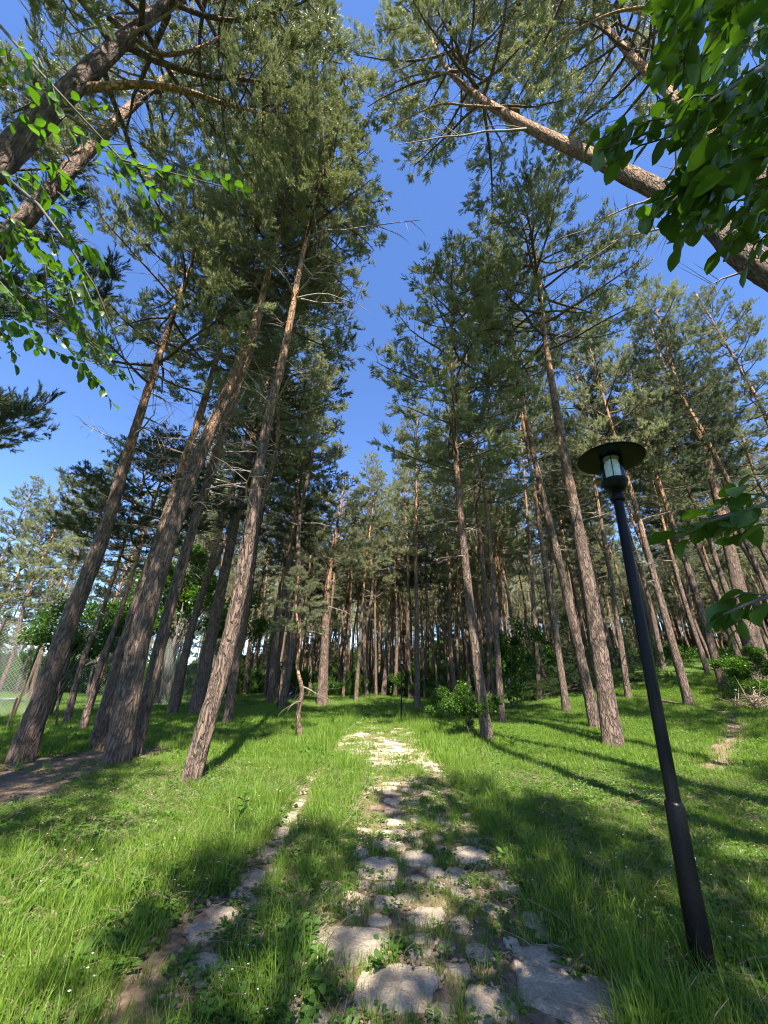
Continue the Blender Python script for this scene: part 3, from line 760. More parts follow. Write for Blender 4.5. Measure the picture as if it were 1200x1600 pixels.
HERO = [
 # label, foot+passes, tip, foot width px, crown idx, crown start, crown radius, dark
 ('leftmost leaning grey pine beside the bare soil patch', [(32, 1188), (98, 1000), (163, 830), (215, 660), (268, 500)], (330, 330), 44, 3, .52, .95, False),
 ('grey pine just behind the thick pale trunk, on its left', [(152, 1168), (195, 1010), (240, 870), (285, 730), (330, 590)], (400, 330), 34, 0, .55, .95, False),
 ('thickest left pine, its lower trunk pale in the sun', [(180, 1197), (228, 960), (300, 740), (360, 600), (405, 480)], (470, 230), 54, 1, .60, 1.0, False),
 ('slim pine close against the right of the thick pale trunk', [(208, 1182), (268, 940), (322, 760), (368, 620), (405, 500)], (450, 280), 30, 2, .58, .95, False),
 ('tall pine left of the path with an orange upper trunk', [(298, 1222), (370, 950), (412, 690), (446, 540), (474, 395)], (520, 195), 42, 4, .64, 1.0, False),
 ('dark pine behind the tall orange topped one, leaning with it', [(305, 1118), (350, 900), (388, 725), (418, 600)], (500, 420), 30, 1, .45, 1.5, True),
 ('slender orange pine with a sunlit feathery crown right of the sky gap', [(762, 1158), (735, 950), (716, 760), (707, 600), (706, 520)], (707, 415), 25, 4, .42, 1.25, False),
 ('straight dark pine growing out of the green shrub', [(778, 1112), (756, 900), (738, 720), (730, 620)], (728, 480), 16, 1, .50, .85, True),
 ('big pine with a pale scaly foot right of centre', [(960, 1168), (917, 900), (880, 700), (852, 530), (842, 430)], (822, 325), 40, 2, .58, 1.2, False),
 ('dark slim pine crowding the left of the big scaly pine', [(932, 1140), (880, 905), (836, 720), (802, 540)], (790, 400), 24, 0, .58, .9, False),
 ('pine with a sunlit right edge between shrub and big scaly pine', [(886, 1114), (862, 950), (838, 790), (815, 640)], (800, 500), 16, 4, .55, .85, False),
 ('pine just behind the lamp post on the slope', [(982, 1092), (962, 950), (930, 760)], (890, 520), 13, 0, .5, .85, True),
 ('mottled pine on the slope, first one right of the lamp post', [(1077, 1102), (1022, 900), (987, 770), (960, 680)], (915, 520), 19, 5, .52, .85, False),
 ('pine with a sunlit streak beyond the worn trail', [(1132, 1078), (1085, 920), (1045, 800), (1020, 720)], (980, 560), 18, 1, .5, .85, True),
 ('pine on the slope with a bright sunlit foot below the hilltop', [(1107, 1054), (1070, 940), (1040, 830)], (990, 640), 11, 0, .5, .8, False),
 ('large pine behind the brushwood heap with a pale feathery top', [(1184, 1062), (1150, 900), (1100, 700), (1058, 600)], (1018, 455), 32, 4, .58, 1.15, False),
 ('stout reddish pine standing where the path ends', [(503, 1102), (508, 1000), (514, 900)], (540, 745), 24, 3, .5, .8, True),
 ('slim pine pair member left of the path end, leaning right', [(556, 1096), (566, 950), (574, 860)], (590, 740), 9, 1, .5, .8, False),
 ('grey pine leaning right beyond the end of the path', [(600, 1088), (612, 960), (624, 870)], (640, 700), 14, 0, .5, .8, False),
 ('straight dark pine right beside the far lamp', [(652, 1111), (651, 950), (650, 850)], (652, 640), 13, 4, .45, .8, False),
 ('pale pine trunk deep in the stand right of the shrub', [(843, 1095), (835, 950), (822, 780)], (805, 560), 10, 2, .5, .8, False),
 ('pine standing on the shadow line left of the fence gap', [(102, 1132), (130, 1030), (165, 940)], (240, 700), 14, 3, .5, .8, True),
 ('dark pine between the fence and the left group', [(128, 1142), (160, 1030), (190, 950)], (270, 690), 16, 5, .55, .8, True),
 ('dark leaning pine in deep shade behind the left group', [(268, 1118), (300, 980), (330, 880)], (395, 640), 22, 0, .5, .8, True),
]
used = []
for k, (lab, pix, top, wpx, ci, ca, cr, dk) in enumerate(HERO):
    pts, t = px_stem(pix, top)
    r0 = wpx / 600 * t / 2 * .74
    zc = t
    near = wpx > 20
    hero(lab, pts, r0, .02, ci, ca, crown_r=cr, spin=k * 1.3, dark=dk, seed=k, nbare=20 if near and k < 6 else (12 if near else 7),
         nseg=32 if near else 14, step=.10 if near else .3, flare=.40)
    used.append((pts[0].x, pts[0].y))

# pines whose feet are outside the frame and whose tops hang over it
def over(label, pts, r0, ci, ca, cr, seed, dark=False, rt=.03, he=1.25):
    pts = [Vector(p) for p in pts]; pts[0].z = terrain(pts[0].x, pts[0].y)
    used.append((pts[0].x, pts[0].y))
    return hero(label, pts, r0, rt, ci, ca, crown_r=cr, seed=seed, dark=dark, nbare=10, spin=seed, he=he, hs=0)
def ptat(px, py, t): return EYE + ray(px, py) * t
tl = over('massive pine with a curved limb crossing the top left corner', [(-4.9, 1.9, 0), (-4.75, 2.0, 3), ptat(-15, 262, 4.6), ptat(110, 140, 5.6), ptat(250, 15, 7.2), ptat(350, -50, 8.8), ptat(430, -100, 10.5)], .23, 3, .52, 1.15, 201, he=.75)
tl2 = over('slimmer orange pine seen behind the top left limb', [(-6.6, 3.6, 0), (-6.6, 3.8, 5), ptat(50, 330, 7.1), ptat(150, 222, 8.8), ptat(215, 158, 10.6), ptat(300, 95, 12.6), ptat(400, 45, 15), ptat(455, 5, 17)], .20, 0, .52, 1.1, 202)
tr = over('leaning orange pine reaching in from the top right corner', [(6.7, 1.9, 0), (6.2, 2.4, 3), ptat(1215, 432, 5.1), ptat(1100, 340, 6.2), ptat(960, 262, 7.6), ptat(830, 200, 9.2), ptat(745, 150, 10.6), ptat(690, 95, 12.2), ptat(660, 20, 14)], .25, 3, .66, 1.0, 203)
tr2 = over('second pine behind the top right leaves with a flaky orange stem', [(7.6, 3.2, 0), (7.5, 3.6, 5), ptat(1200, 292, 7.3), ptat(1100, 200, 8.7), ptat(1040, 140, 9.8), ptat(985, 85, 11.0), ptat(930, 20, 13), ptat(900, -60, 15)], .24, 0, .58, 1.1, 204)

ov2 = over('pine whose crown hangs over the top edge just right of the sky gap', [(5.3, .6, 0), (4.9, .7, 5), (4.0, 1.4, 10), ptat(860, -40, 11.5), ptat(790, -60, 14), ptat(760, -90, 16)], .2, 1, .60, 1.1, 206)
ov3 = over('shaded pine at the left border with drooping dark boughs', [(-9.5, 4.6, 0), (-9.4, 4.7, 4), (-9.2, 4.8, 8), (-9.0, 4.9, 14), (-8.9, 5, 16)], .2, 5, .30, 1.0, 207, True)
# the curved limb of the top left pine
def limb(root, pix, ts, r0, r1):
    b = root.location; mb = MB()
    P = [ptat(x, y, t) - b for (x, y), t in zip(pix, ts)]
    o = link('limb', trunk_mesh(P, r0, r1, 10, .12, 0, .5, 5, .6, 1.0)[0], root, [M['bark']])
limb(tl[0], [(118, 140), (175, 134), (240, 133), (300, 145), (360, 165), (430, 182), (480, 205)], [5.7, 5.9, 6.1, 6.3, 6.6, 6.9, 7.2], .075, .012)
attach_crown(tl[0], ptat(330, 152, 6.4) - tl[0].location, ptat(500, 190, 7.4) - ptat(330, 152, 6.4), 2, (.42, .42, .24), 1)
limb(tl[0], [(205, 55), (250, 85), (310, 75), (370, 40)], [6.6, 6.8, 7.0, 7.4], .05, .01)
limb(tr[0], [(745, 150), (700, 115), (640, 120), (590, 145)], [10.6, 10.8, 11, 11.3], .05, .01)
limb(tr[0], [(790, 170), (730, 165), (680, 165), (600, 205)], [9.8, 9.9, 10.1, 10.4], .04, .01)
limb(tr2[0], [(1060, 5), (960, 20), (880, 60), (830, 110)], [9, 9.3, 9.6, 10], .05, .01)

# proto trees for the stand behind
def stand_proto(seed, H_, r0, ci, ca):
    rr = random.Random(seed)
    P = [Vector((0, 0, 0))]; 
    for k in range(1, 6): P.append(Vector((rr.uniform(-.25, .25), rr.uniform(-.25, .25), H_ * k / 5)))
    me, C, lens = trunk_mesh(P, r0, .03, 10, .5, .25, .6, seed, 0., 1.15); me.materials.append(M['bark'])
    return me, H_, ci, ca
SP = [stand_proto(1, 20, .17, 0, .54), stand_proto(2, 21, .15, 1, .52), stand_proto(3, 19, .18, 2, .56), stand_proto(4, 22, .16, 4, .50), stand_proto(5, 18, .14, 5, .52), stand_proto(6, 14, .12, 4, .22), stand_proto(7, 12, .11, 1, .18)]
STAND = []
def stand_tree(x, y, k, sc, lean, az, label, group, nbare=2, rr=random):
    me, H_, ci, ca = SP[k]
    root = empty('pine_tree', (x, y, terrain(x, y) - .05), label, 'tree', group); 
    if group: STAND.append(root)
    root.rotation_euler = (lean * math.sin(az), lean * math.cos(az), rr.uniform(0, 6.28)); root.scale = (sc, sc, sc)
    link('trunk', me, root)
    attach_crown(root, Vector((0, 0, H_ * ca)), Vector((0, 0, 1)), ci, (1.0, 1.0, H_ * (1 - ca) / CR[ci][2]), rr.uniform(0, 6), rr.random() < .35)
    for _ in range(nbare):
        o = link('dead_branch', BB[rr.randrange(6)], root); az2 = rr.uniform(0, 6.28); z = rr.uniform(.3, ca) * H_
        o.location = (math.cos(az2) * .1, math.sin(az2) * .1, z); o.rotation_euler = (0, rr.uniform(-.2, .3), az2); o.scale = (1.2,) * 3
rf = random.Random(21)
GL = {'f': ('bushy sunlit pine at the back of the fenced field', 'pines at the back of the fenced field'),
      'l': ('slender pine in the crowded stand behind the left group', 'pines of the crowded left stand'),
      'c': ('slender far pine in the stand that closes off the path', 'far pines closing off the path'),
      'r': ('slender pine of the stand on the rising right slope', 'pines of the right slope')}
cnt = 0; tr_ = 0
while cnt < 190 and tr_ < 20000:
    tr_ += 1
    y = rf.uniform(13, 72) if rf.random() < .7 else rf.uniform(13, 36)
    x = rf.uniform(-1.0, 1.15) * y + rf.uniform(-3, 3)
    if abs(x + .3) < 2.0 + .06 * y and y < 32: continue            # the path and the strip of sky over it
    if y < 30 and -4.5 < x < 2.0 + .02 * y: continue
    if x < -.55 * y and y < 60: continue                    # open field beyond the fence
    if x > 0 and y < 17 and x < 4: continue
    md_ = 2.4 if y < 40 else 2.7
    if any((x - a) ** 2 + (y - b) ** 2 < md_ ** 2 for a, b in used): continue
    used.append((x, y)); cnt += 1
    z = 'l' if x < -.13 * y else ('r' if x > .16 * y else 'c')
    stand_tree(x, y, rf.randrange(5) if y < 46 or rf.random() < .6 else 5 + rf.randrange(2), rf.uniform(.82, 1.12), rf.uniform(0, .05), rf.uniform(0, 6.28), *GL[z], nbare=3 if y < 35 else 0, rr=rf)
cnt = 0
while cnt < 55:
    y = rf.uniform(31, 62); x = rf.uniform(-.26, .30) * y
    if any((x - a) ** 2 + (y - b) ** 2 < 1.5 ** 2 for a, b in used): continue
    used.append((x, y)); cnt += 1
    stand_tree(x, y, rf.randrange(5), rf.uniform(.8, 1.0), rf.uniform(0, .06), rf.uniform(0, 6.28), *GL['c'], nbare=1, rr=rf)
for (x, y, k_, s_) in [(-27, 33, 3, .95), (-31, 37, 0, 1.0), (-34.5, 34, 1, .95), (-24, 38, 3, .9), (-36, 42, 2, 1.0), (-29, 43, 5, 1.1), (-22, 45, 1, .95), (-39, 38, 6, 1.1), (-20, 40, 6, 1.1), (-33, 48, 5, 1.2)]:
    stand_tree(x, y, k_, s_, .02, 1, *GL['f'], 0, rf)
for (x, y, k_, s_, lab) in [(-18.5, 20.5, 5, .9, 'low boughed pine in front of the fence, nearest the left border'), (-16.2, 24, 6, 1.05, 'bushy low boughed pine just before the fence, between the left pines'),
                            (-23.5, 24.5, 6, 1.1, 'low boughed pine behind the fence at the left border'), (-13.5, 27, 5, .95, 'bushy pine beyond the fence behind the thickest left pine')]:
    stand_tree(x, y, k_, s_, .03, 2, lab, None, 2, rf)
# wooded edge far beyond the field on the left
for k in range(26):
    y = rf.uniform(55, 95); x = -rf.uniform(.55, 1.25) * y
    stand_tree(x, y, 5 + rf.randrange(2), rf.uniform(.5, .8), .02, 0, 'low pine at the wood edge across the sunny field', 'pines across the sunny field', 0, rf)
LAND = [(10, 'the left picture border'), (32, 'the leftmost leaning pine'), (130, 'the dark pines by the fence'), (180, 'the thickest left pine'), (298, 'the tall orange topped pine'), (470, 'the crooked young pine'),
        (503, 'the stout reddish pine at the path end'), (556, 'the slim leaning pine at the path end'), (600, 'the grey leaning pine beyond the path'), (652, 'the dark pine by the far lamp'), (762, 'the slender orange pine'),
        (843, 'the pale trunk right of the shrub'), (886, 'the pine with the sunlit right edge'), (960, 'the big scaly pine'), (1020, 'the lamp post'), (1077, 'the mottled slope pine'), (1132, 'the pine beyond the worn trail'), (1184, 'the pine behind the brushwood')]
bins = {}
for o in STAND:
    d = Vector(o.location) - EYE; zc = d.dot(FW); px = 600 + FPX * d.dot(RT) / zc
    if zc < 1 or o.location.y > 42 or not 12 < px < 1198: continue
    k = max(i_ for i_, (a, _) in enumerate(LAND) if a <= px or i_ == 0); bins.setdefault(k, []).append((px, o))
ORD = 'first second third fourth fifth sixth seventh eighth ninth tenth eleventh twelfth thirteenth fourteenth fifteenth sixteenth seventeenth eighteenth nineteenth twentieth'.split()
for k, l_ in bins.items():
    l_.sort(key=lambda q: q[0])
    for i_, (px, o) in enumerate(l_[:20]):
        sz = 'near' if o.location.y < 20 else ('farther' if o.location.y < 30 else 'far')
        o['label'] = f"{sz} pine, {ORD[i_]} to the right of {LAND[k][1]}"
SHADE = [(-5.6, -4.2, 3, .8), (2.4, -1.4, 4, .7), (-4.6, .2, 1, .8), (1.0, -4.6, 0, .66), (3.9, -5.4, 2, .8), (-3.9, -2.6, 2, .8), (-7.2, -1.6, 4, .7), (5.8, -3.2, 3, .7), (9.0, -2.2, 2, .8), (1.8, -8.5, 1, .75), (13, -1, 0, .8), (11.5, 4.6, 0, .95), (16, 8, 1, .95), (-9.8, 1.0, 2, .85)]
# out-of-frame pines added behind and beside the camera to shade the foreground
for (x, y, k, sc_) in SHADE:
    stand_tree(x, y, k, sc_, .02, 1, 'pine added out of frame to shade the near grass', 'pines added to shade the foreground', 0, rf)

# ------------------------------------------------------------------ broadleaf trees and shrubs
def leaf_ball(seed, n, size, Lf, Wf, mat, nblob=10, squash=.8):
    rr = np.random.RandomState(seed)
    c = rr.normal(size=(nblob, 3)) * np.array([.5, .5, .42 * squash]) * size; c[:, 2] += size * .1
    rad = rr.uniform(.12, .34, nblob) * size
    ix = rr.randint(0, nblob, n); d = rr.normal(size=(n, 3)); d /= np.linalg.norm(d, axis=1, keepdims=True)
    P = c[ix] + d * rad[ix][:, None] * (rr.rand(n, 1) ** .55) * (1 + .25 * rr.rand(n, 1) ** 4)
    A = rr.normal(size=(n, 3)) * .7 + d * .5 + np.array([0, 0, -.15]); A /= np.linalg.norm(A, axis=1, keepdims=True)
    B = np.cross(A, rr.normal(size=(n, 3)) * .7 + np.array([0, 0, 1.])); B /= np.linalg.norm(B, axis=1, keepdims=True)
    s = rr.uniform(.6, 1.2, (n, 1))
    v0 = P; v1 = P + A * Lf * .5 * s + B * Wf * .5 * s; v2 = P + A * Lf * s; v3 = P + A * Lf * .5 * s - B * Wf * .5 * s
    V = np.stack([v0, v1, v2, v3], 1).reshape(-1, 3)
    me = mesh_np('crown', V, np.arange(len(V)).reshape(-1, 4)); me.materials.append(mat); return me, c
LB = [leaf_ball(k, 9000, 1.0, .075, .05, M['leaf'], 22) for k in range(3)]
def broadleaf(name, label, cat, x, y, H_, size, k, group=None, z0=.35, stems=5, seed=0, trunk_r=.05):
    rr = random.Random(seed); z = terrain(x, y)
    root = empty(name, (x, y, z), label, cat, group)
    mb = MB(); me, c = LB[k]; cz = H_ * .6
    pts = [Vector((0, 0, -.1)), Vector((rr.uniform(-.1, .1), rr.uniform(-.1, .1), cz * .5)), Vector((0, 0, cz))]
    mb.tube(pts, [trunk_r, trunk_r * .8, trunk_r * .4], 8)
    for q in range(min(stems + 4, len(c))):
        e = Vector(tuple(c[q])) * size + Vector((0, 0, cz)); b = Vector((0, 0, cz * rr.uniform(.1, .7)))
        mb.tube([b, b.lerp(e, .5) + Vector((0, 0, -.05)), e], [trunk_r * .5, trunk_r * .3, .006], 4)
    mb.build('trunk', M['stem'], root, True)
    o = link('crown', me, root, kind='stuff'); o.location = (0, 0, cz); o.scale = (size, size, size * H_ / size * .5 if H_ < 3 * size else size); o.rotation_euler = (0, 0, rr.uniform(0, 6))
    return root
def bl_at(px, py, name, label, cat, H_, size, k, group=None, seed=0, tr_=.05):
    p, t = hit(px, py); return broadleaf(name, label, cat, p.x, p.y, H_, size, k, group, seed=seed, trunk_r=tr_)
bl_at(735, 1152, 'shrub', 'bright green leafy shrub at the foot of the slender orange pine', 'shrub', 1.3, .75, 0, seed=1, tr_=.02)
bl_at(706, 1128, 'shrub', 'low pale flowering bush left of the slender orange pine', 'shrub', 1.0, .7, 1, seed=2, tr_=.02)
bl_at(800, 1112, 'shrub', 'tall leafy shrub between the dark pine and the slope', 'shrub', 3.4, 1.5, 2, seed=3, tr_=.03)
bl_at(1185, 1092, 'shrub', 'leafy bush growing over the brushwood at the right edge', 'shrub', 1.6, 1.2, 1, seed=4, tr_=.02)
bl_at(553, 1092, 'sapling', 'small pale green sapling by the slim pines at the path end', 'sapling', 1.8, .7, 0, seed=5, tr_=.02)
bl_at(640, 1092, 'shrub', 'light green bush behind the far lamp', 'shrub', 2.3, 1.4, 2, seed=6, tr_=.03)
bl_at(462, 1092, 'shrub', 'bright bush behind the two seated people', 'shrub', 2.2, 1.2, 1, seed=7, tr_=.03)
bl_at(75, 1122, 'broadleaf_tree', 'small crooked broadleaf tree by the fence at far left', 'tree', 4.4, 1.4, 0, seed=8, tr_=.08)
bl_at(250, 1100, 'broadleaf_tree', 'bright green broadleaf tree glowing behind the left pines', 'tree', 9.5, 2.6, 1, seed=9, tr_=.12)
bl_at(160, 1108, 'broadleaf_tree', 'leafy tree by the chain fence between two dark pines', 'tree', 6.0, 1.7, 2, seed=10, tr_=.1)
bl_at(345, 1092, 'broadleaf_tree', 'leafy young tree in shade behind the leaning dark pine', 'tree', 8.0, 2.3, 0, seed=12, tr_=.1)

# young spruces in the shade on the right
spb, spn, _ = crown_proto(50, 4.5, 1.7, 70, 6000, 'spruce', 14, .05, .012)
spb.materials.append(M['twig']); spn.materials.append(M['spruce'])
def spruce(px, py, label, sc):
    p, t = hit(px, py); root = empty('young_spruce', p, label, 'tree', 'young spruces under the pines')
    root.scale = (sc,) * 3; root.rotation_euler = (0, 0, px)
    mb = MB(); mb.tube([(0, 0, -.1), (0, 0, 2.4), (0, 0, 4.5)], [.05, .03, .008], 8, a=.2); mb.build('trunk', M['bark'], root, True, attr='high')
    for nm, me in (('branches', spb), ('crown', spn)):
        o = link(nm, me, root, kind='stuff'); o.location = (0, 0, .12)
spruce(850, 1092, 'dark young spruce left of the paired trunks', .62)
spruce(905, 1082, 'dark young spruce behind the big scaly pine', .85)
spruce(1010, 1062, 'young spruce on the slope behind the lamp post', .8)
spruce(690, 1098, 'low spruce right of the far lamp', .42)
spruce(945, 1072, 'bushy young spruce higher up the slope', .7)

# crooked young pine left of the path
pts = [hit(470, 1155)[0]]; Y0 = pts[0].y
for q in [(466, 1120), (472, 1080), (464, 1040), (470, 1000), (462, 950), (466, 900)]: pts.append(at(q[0], q[1], Y0))
root, C, lens = hero('crooked young pine with flaking red bark left of the path', pts, .065, .02, 5, .62, crown_r=.28, seed=90, nbare=2, nseg=14, step=.06, hs=.42, he=.9, dark=False)

# ------------------------------------------------------------------ near leafy branches
def leaf_proto(L_, W, seed):
    rr = random.Random(seed); V, Q = leaf_shape(L_ * rr.uniform(.85, 1.1), W * rr.uniform(.75, 1.2), rr.uniform(.05, .3), n=7, droop=rr.uniform(-.1, .45))
    V = V.copy()
    for k in range(len(V)):
        if k % 3 != 1: V[k][1] *= 1 + rr.uniform(-.08, .08); V[k][2] += rr.uniform(-.002, .002)
    mb = MB(); mb.add(V, None, Q); return mb.mesh('leaf', True)
NL = [leaf_proto(.085, .052, k) for k in range(8)]
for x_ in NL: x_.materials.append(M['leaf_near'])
M['leaf_bright'] = leaf_mat('sun-tinted hazel leaves', (.025, .07, .012), (.12, .215, .03), (1.05, 1.3, .3), .4, .5, .4, 2.0)  # brighter copy of the near leaves, sunlight put into the colour
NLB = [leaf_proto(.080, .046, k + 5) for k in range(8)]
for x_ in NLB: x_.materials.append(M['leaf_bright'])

def leafy_tree(label, foot, limbs, sprays, seed, big=1.0, nleaf=300, rad=.06, NL=NL):
    """limbs: woody runs of world points; sprays: (px, py, t, dx, dy, n) twigs carrying leaves"""
    rr = random.Random(seed); foot = Vector(foot); foot.z = terrain(foot.x, foot.y)
    root = empty('broadleaf_tree', foot, label, 'tree')
    mb = MB()
    mb.tube([Vector((0, 0, -.1)), Vector((0, 0, 2)), Vector((.05, 0, 3.6)), Vector((0, 0, 5.0))], [rad, rad * .85, rad * .5, .01], 10)
    mb.build('trunk', M['stem'], root, True)
    n = 0; extra = MB()
    for pts in limbs:
        b = MB(); P = [Vector(p) - foot for p in pts]; b.tube(P, [max(.004, .018 * (1 - .8 * k / (len(P) - 1))) for k in range(len(P))], 6); b.build('branch', M['stem'], root, True)
    for (px, py, t, ex, ey, nl) in sprays:
        a = ptat(px, py, t) - foot; e = ptat(ex, ey, t * rr.uniform(.95, 1.1)) - foot
        mid = a.lerp(e, .5) + Vector((0, 0, .04)); tw = MB(); tw.tube([a, mid, e], [.004, .003, .0015], 4); tw.build('twig', M['stem'], root, True)
        for k in range(nl):
            f = (k + .5) / nl; p = a.lerp(mid, 2 * f) if f < .5 else mid.lerp(e, 2 * f - 1)
            d = (e - a).normalized(); sd_ = d.cross(Vector((0, 0, 1))).normalized() * (1 if k % 2 else -1)
            ld = (d * rr.uniform(.3, 1) + sd_ * rr.uniform(.3, 1.0) + Vector((0, 0, rr.uniform(-.75, .1)))).normalized()
            nrm = (Vector((0, 0, 1)) + Vector((rr.gauss(0, .35), rr.gauss(0, .35), 0))).normalized()
            yv = nrm.cross(ld).normalized(); zv = ld.cross(yv)
            mt_ = Matrix((ld, yv, zv)).transposed()
            s_ = rr.uniform(.65, 1.15) * big; me = NL[rr.randrange(8)]
            if n < nleaf:
                o = link('leaf', me, root); o.location = p; o.rotation_mode = 'QUATERNION'; o.rotation_quaternion = mt_.to_quaternion(); o.scale = (s_,) * 3; n += 1
            else:
                V = np.empty(len(me.vertices) * 3); me.vertices.foreach_get('co', V); V = V.reshape(-1, 3) * s_
                V = V @ np.array(mt_).T + np.array(p); extra.add(V, None, [tuple(q.vertices) for q in me.polygons])
    if extra.n: extra.build('leaves', NL[0].materials[0], root, True, kind='stuff')
    return root

rr = random.Random(8)
# left: hanging sprays
sp = []
for (px, py, ex, ey, n) in [(30, 60, 45, 110, 5), (60, 90, 100, 200, 9), (40, 130, 90, 165, 5), (10, 190, 90, 210, 7), (90, 150, 170, 175, 6), (100, 200, 190, 250, 9),
                            (160, 235, 230, 260, 7), (190, 255, 300, 285, 10), (290, 260, 385, 300, 12), (215, 290, 250, 360, 8), (60, 250, 120, 300, 8), (0, 270, 60, 300, 6),
                            (90, 300, 140, 355, 8), (0, 330, 60, 380, 10), (20, 360, 110, 440, 14), (60, 400, 100, 470, 10), (0, 400, 40, 500, 12), (100, 350, 130, 420, 8), (115, 395, 145, 480, 10),
                            (90, 440, 170, 500, 12), (130, 440, 170, 560, 12), (100, 500, 200, 590, 14), (0, 440, 60, 530, 12), (70, 520, 180, 560, 10), (140, 560, 215, 610, 8),
                            (0, 300, 30, 420, 10), (130, 380, 165, 420, 6), (20, 500, 60, 550, 7), (0, 350, 30, 360, 6), (40, 440, 90, 470, 8)]:
    sp.append((px, py, rr.uniform(2.3, 3.2), ex, ey, n))
    if py > 230 and px < 200 or py < 120: sp.append((px - 20, py + 15, rr.uniform(2.5, 3.4), ex - 35, ey + 25, n))
lf = lambda x, y, t: ptat(x, y, t)
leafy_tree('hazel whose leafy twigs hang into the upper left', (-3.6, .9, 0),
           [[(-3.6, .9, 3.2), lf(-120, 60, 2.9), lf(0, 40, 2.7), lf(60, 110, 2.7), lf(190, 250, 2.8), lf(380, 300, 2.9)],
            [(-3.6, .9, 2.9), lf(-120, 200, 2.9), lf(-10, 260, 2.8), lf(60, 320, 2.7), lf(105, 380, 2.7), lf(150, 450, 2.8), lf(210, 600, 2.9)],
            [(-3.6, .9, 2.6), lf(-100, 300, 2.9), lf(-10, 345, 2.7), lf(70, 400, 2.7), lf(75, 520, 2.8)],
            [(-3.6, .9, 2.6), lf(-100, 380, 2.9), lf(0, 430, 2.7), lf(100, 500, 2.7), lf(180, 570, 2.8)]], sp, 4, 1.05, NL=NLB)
# right: dark mass of large leaves
sp = []
for k in range(135):
    px = rr.uniform(1030, 1280); py = rr.uniform(-60, 370)
    if px < 1090 and py > 200: continue
    if px < 1050 and py > 60: continue
    sp.append((px, py, rr.uniform(1.2, 1.9), px - rr.uniform(20, 70), py + rr.uniform(10, 70), rr.randint(5, 8)))
sp += [(1070, 150, 1.5, 935, 240, 12), (1060, 180, 1.45, 920, 225, 12), (1060, 210, 1.5, 950, 260, 9), (1100, 250, 1.5, 1010, 330, 10), (1090, 290, 1.45, 1000, 350, 9), (1140, 260, 1.5, 1040, 340, 10),
       (1200, 330, 1.5, 1120, 350, 8), (1080, 60, 1.5, 1070, 130, 8)]
leafy_tree('tree whose dark green leaves crowd the top right corner', (3.3, .5, 0),
           [[(3.3, .5, 3.2), lf(1330, 60, 1.9), lf(1200, 100, 1.6), lf(1060, 190, 1.5), lf(935, 235, 1.5)],
            [(3.3, .5, 2.9), lf(1330, 200, 1.9), lf(1180, 230, 1.6), lf(1080, 290, 1.5), lf(1010, 350, 1.5)],
            [(3.3, .5, 3.6), lf(1330, -60, 1.9), lf(1160, -10, 1.7), lf(1090, 100, 1.6)]], sp, 5, .95, rad=.07)
sp = [(1200, 775, 1.6, 1120, 790, 5), (1190, 800, 1.6, 1095, 800, 6), (1180, 815, 1.55, 1050, 835, 8), (1150, 800, 1.6, 1070, 850, 6), (1200, 820, 1.6, 1150, 850, 5), (1210, 790, 1.5, 1140, 830, 5),
      (1205, 930, 1.6, 1130, 950, 5), (1205, 945, 1.55, 1120, 970, 5), (1190, 950, 1.6, 1150, 990, 5), (1210, 740, 1.6, 1150, 770, 3)]
leafy_tree('low tree with a few broad leaves jutting in at the right edge', (2.5, 1.2, 0),
           [[(2.5, 1.2, 2.1), lf(1250, 760, 1.65), lf(1190, 790, 1.6), lf(1060, 830, 1.55)],
            [(2.5, 1.2, 1.6), lf(1250, 920, 1.65), lf(1190, 935, 1.6), lf(1130, 960, 1.58)]], sp, 6, 1.25, rad=.03)

# ------------------------------------------------------------------ the far wood that reads as one mass, and its undergrowth
wood_src = []
for k in range(3):
    t_me = SP[k][0]; b_me, n_me = CR[k][0], crown_proto(70 + k, 9, 3.0, 26, 1500, 'pine', 7, .16, .035)[1]
    n_me.materials.append(M['needle'])
    V = np.empty(len(t_me.vertices) * 3); t_me.vertices.foreach_get('co', V); V = V.reshape(-1, 3)
    mb = MB(); mb.tube([(0, 0, 0), (.1, .1, 9), (0, 0, 19)], [.17, .13, .03], 7, a=.5)
    W = np.empty(len(n_me.vertices) * 3); n_me.vertices.foreach_get('co', W); W = W.reshape(-1, 3) * [1, 1, 1.35] + [0, 0, 7.5]
    nv = sum(len(v) for v in mb.V); F1 = np.vstack(mb.T); F2 = np.vstack(mb.Q); F3 = np.arange(len(W)).reshape(-1, 3) + nv
    me = mesh_np('far_pine', np.vstack(mb.V + [W]), [F1, F2, F3], False, {'high': np.concatenate(mb.A + [np.zeros(len(W))])}, np.concatenate([np.zeros(len(F1) + len(F2)), np.ones(len(F3))]))
    me.materials.append(M['bark']); me.materials.append(M['needle']); wood_src.append(bpy.data.objects.new('far_pine', me))
for k in range(2): wood_src.append(bpy.data.objects.new('far_bush', LB[k][0]))
P, Ro, Sc, Ix = [], [], [], []
rw = random.Random(12)
for k in range(1500):
    y = rw.uniform(58, 125); x = rw.uniform(-.45, 1.35) * y
    if k % 3 == 0: y = rw.uniform(20, 75); x = rw.uniform(26, 60) + y * .5 if rw.random() < .3 else x
    if y < 66 and x < 18 + y * .5: continue
    P.append((x, y, terrain(x, y) - .1)); s_ = rw.uniform(.8, 1.15); Ro.append((0, 0, rw.uniform(0, 6.28))); Sc.append((s_, s_, s_)); Ix.append(rw.randrange(3))
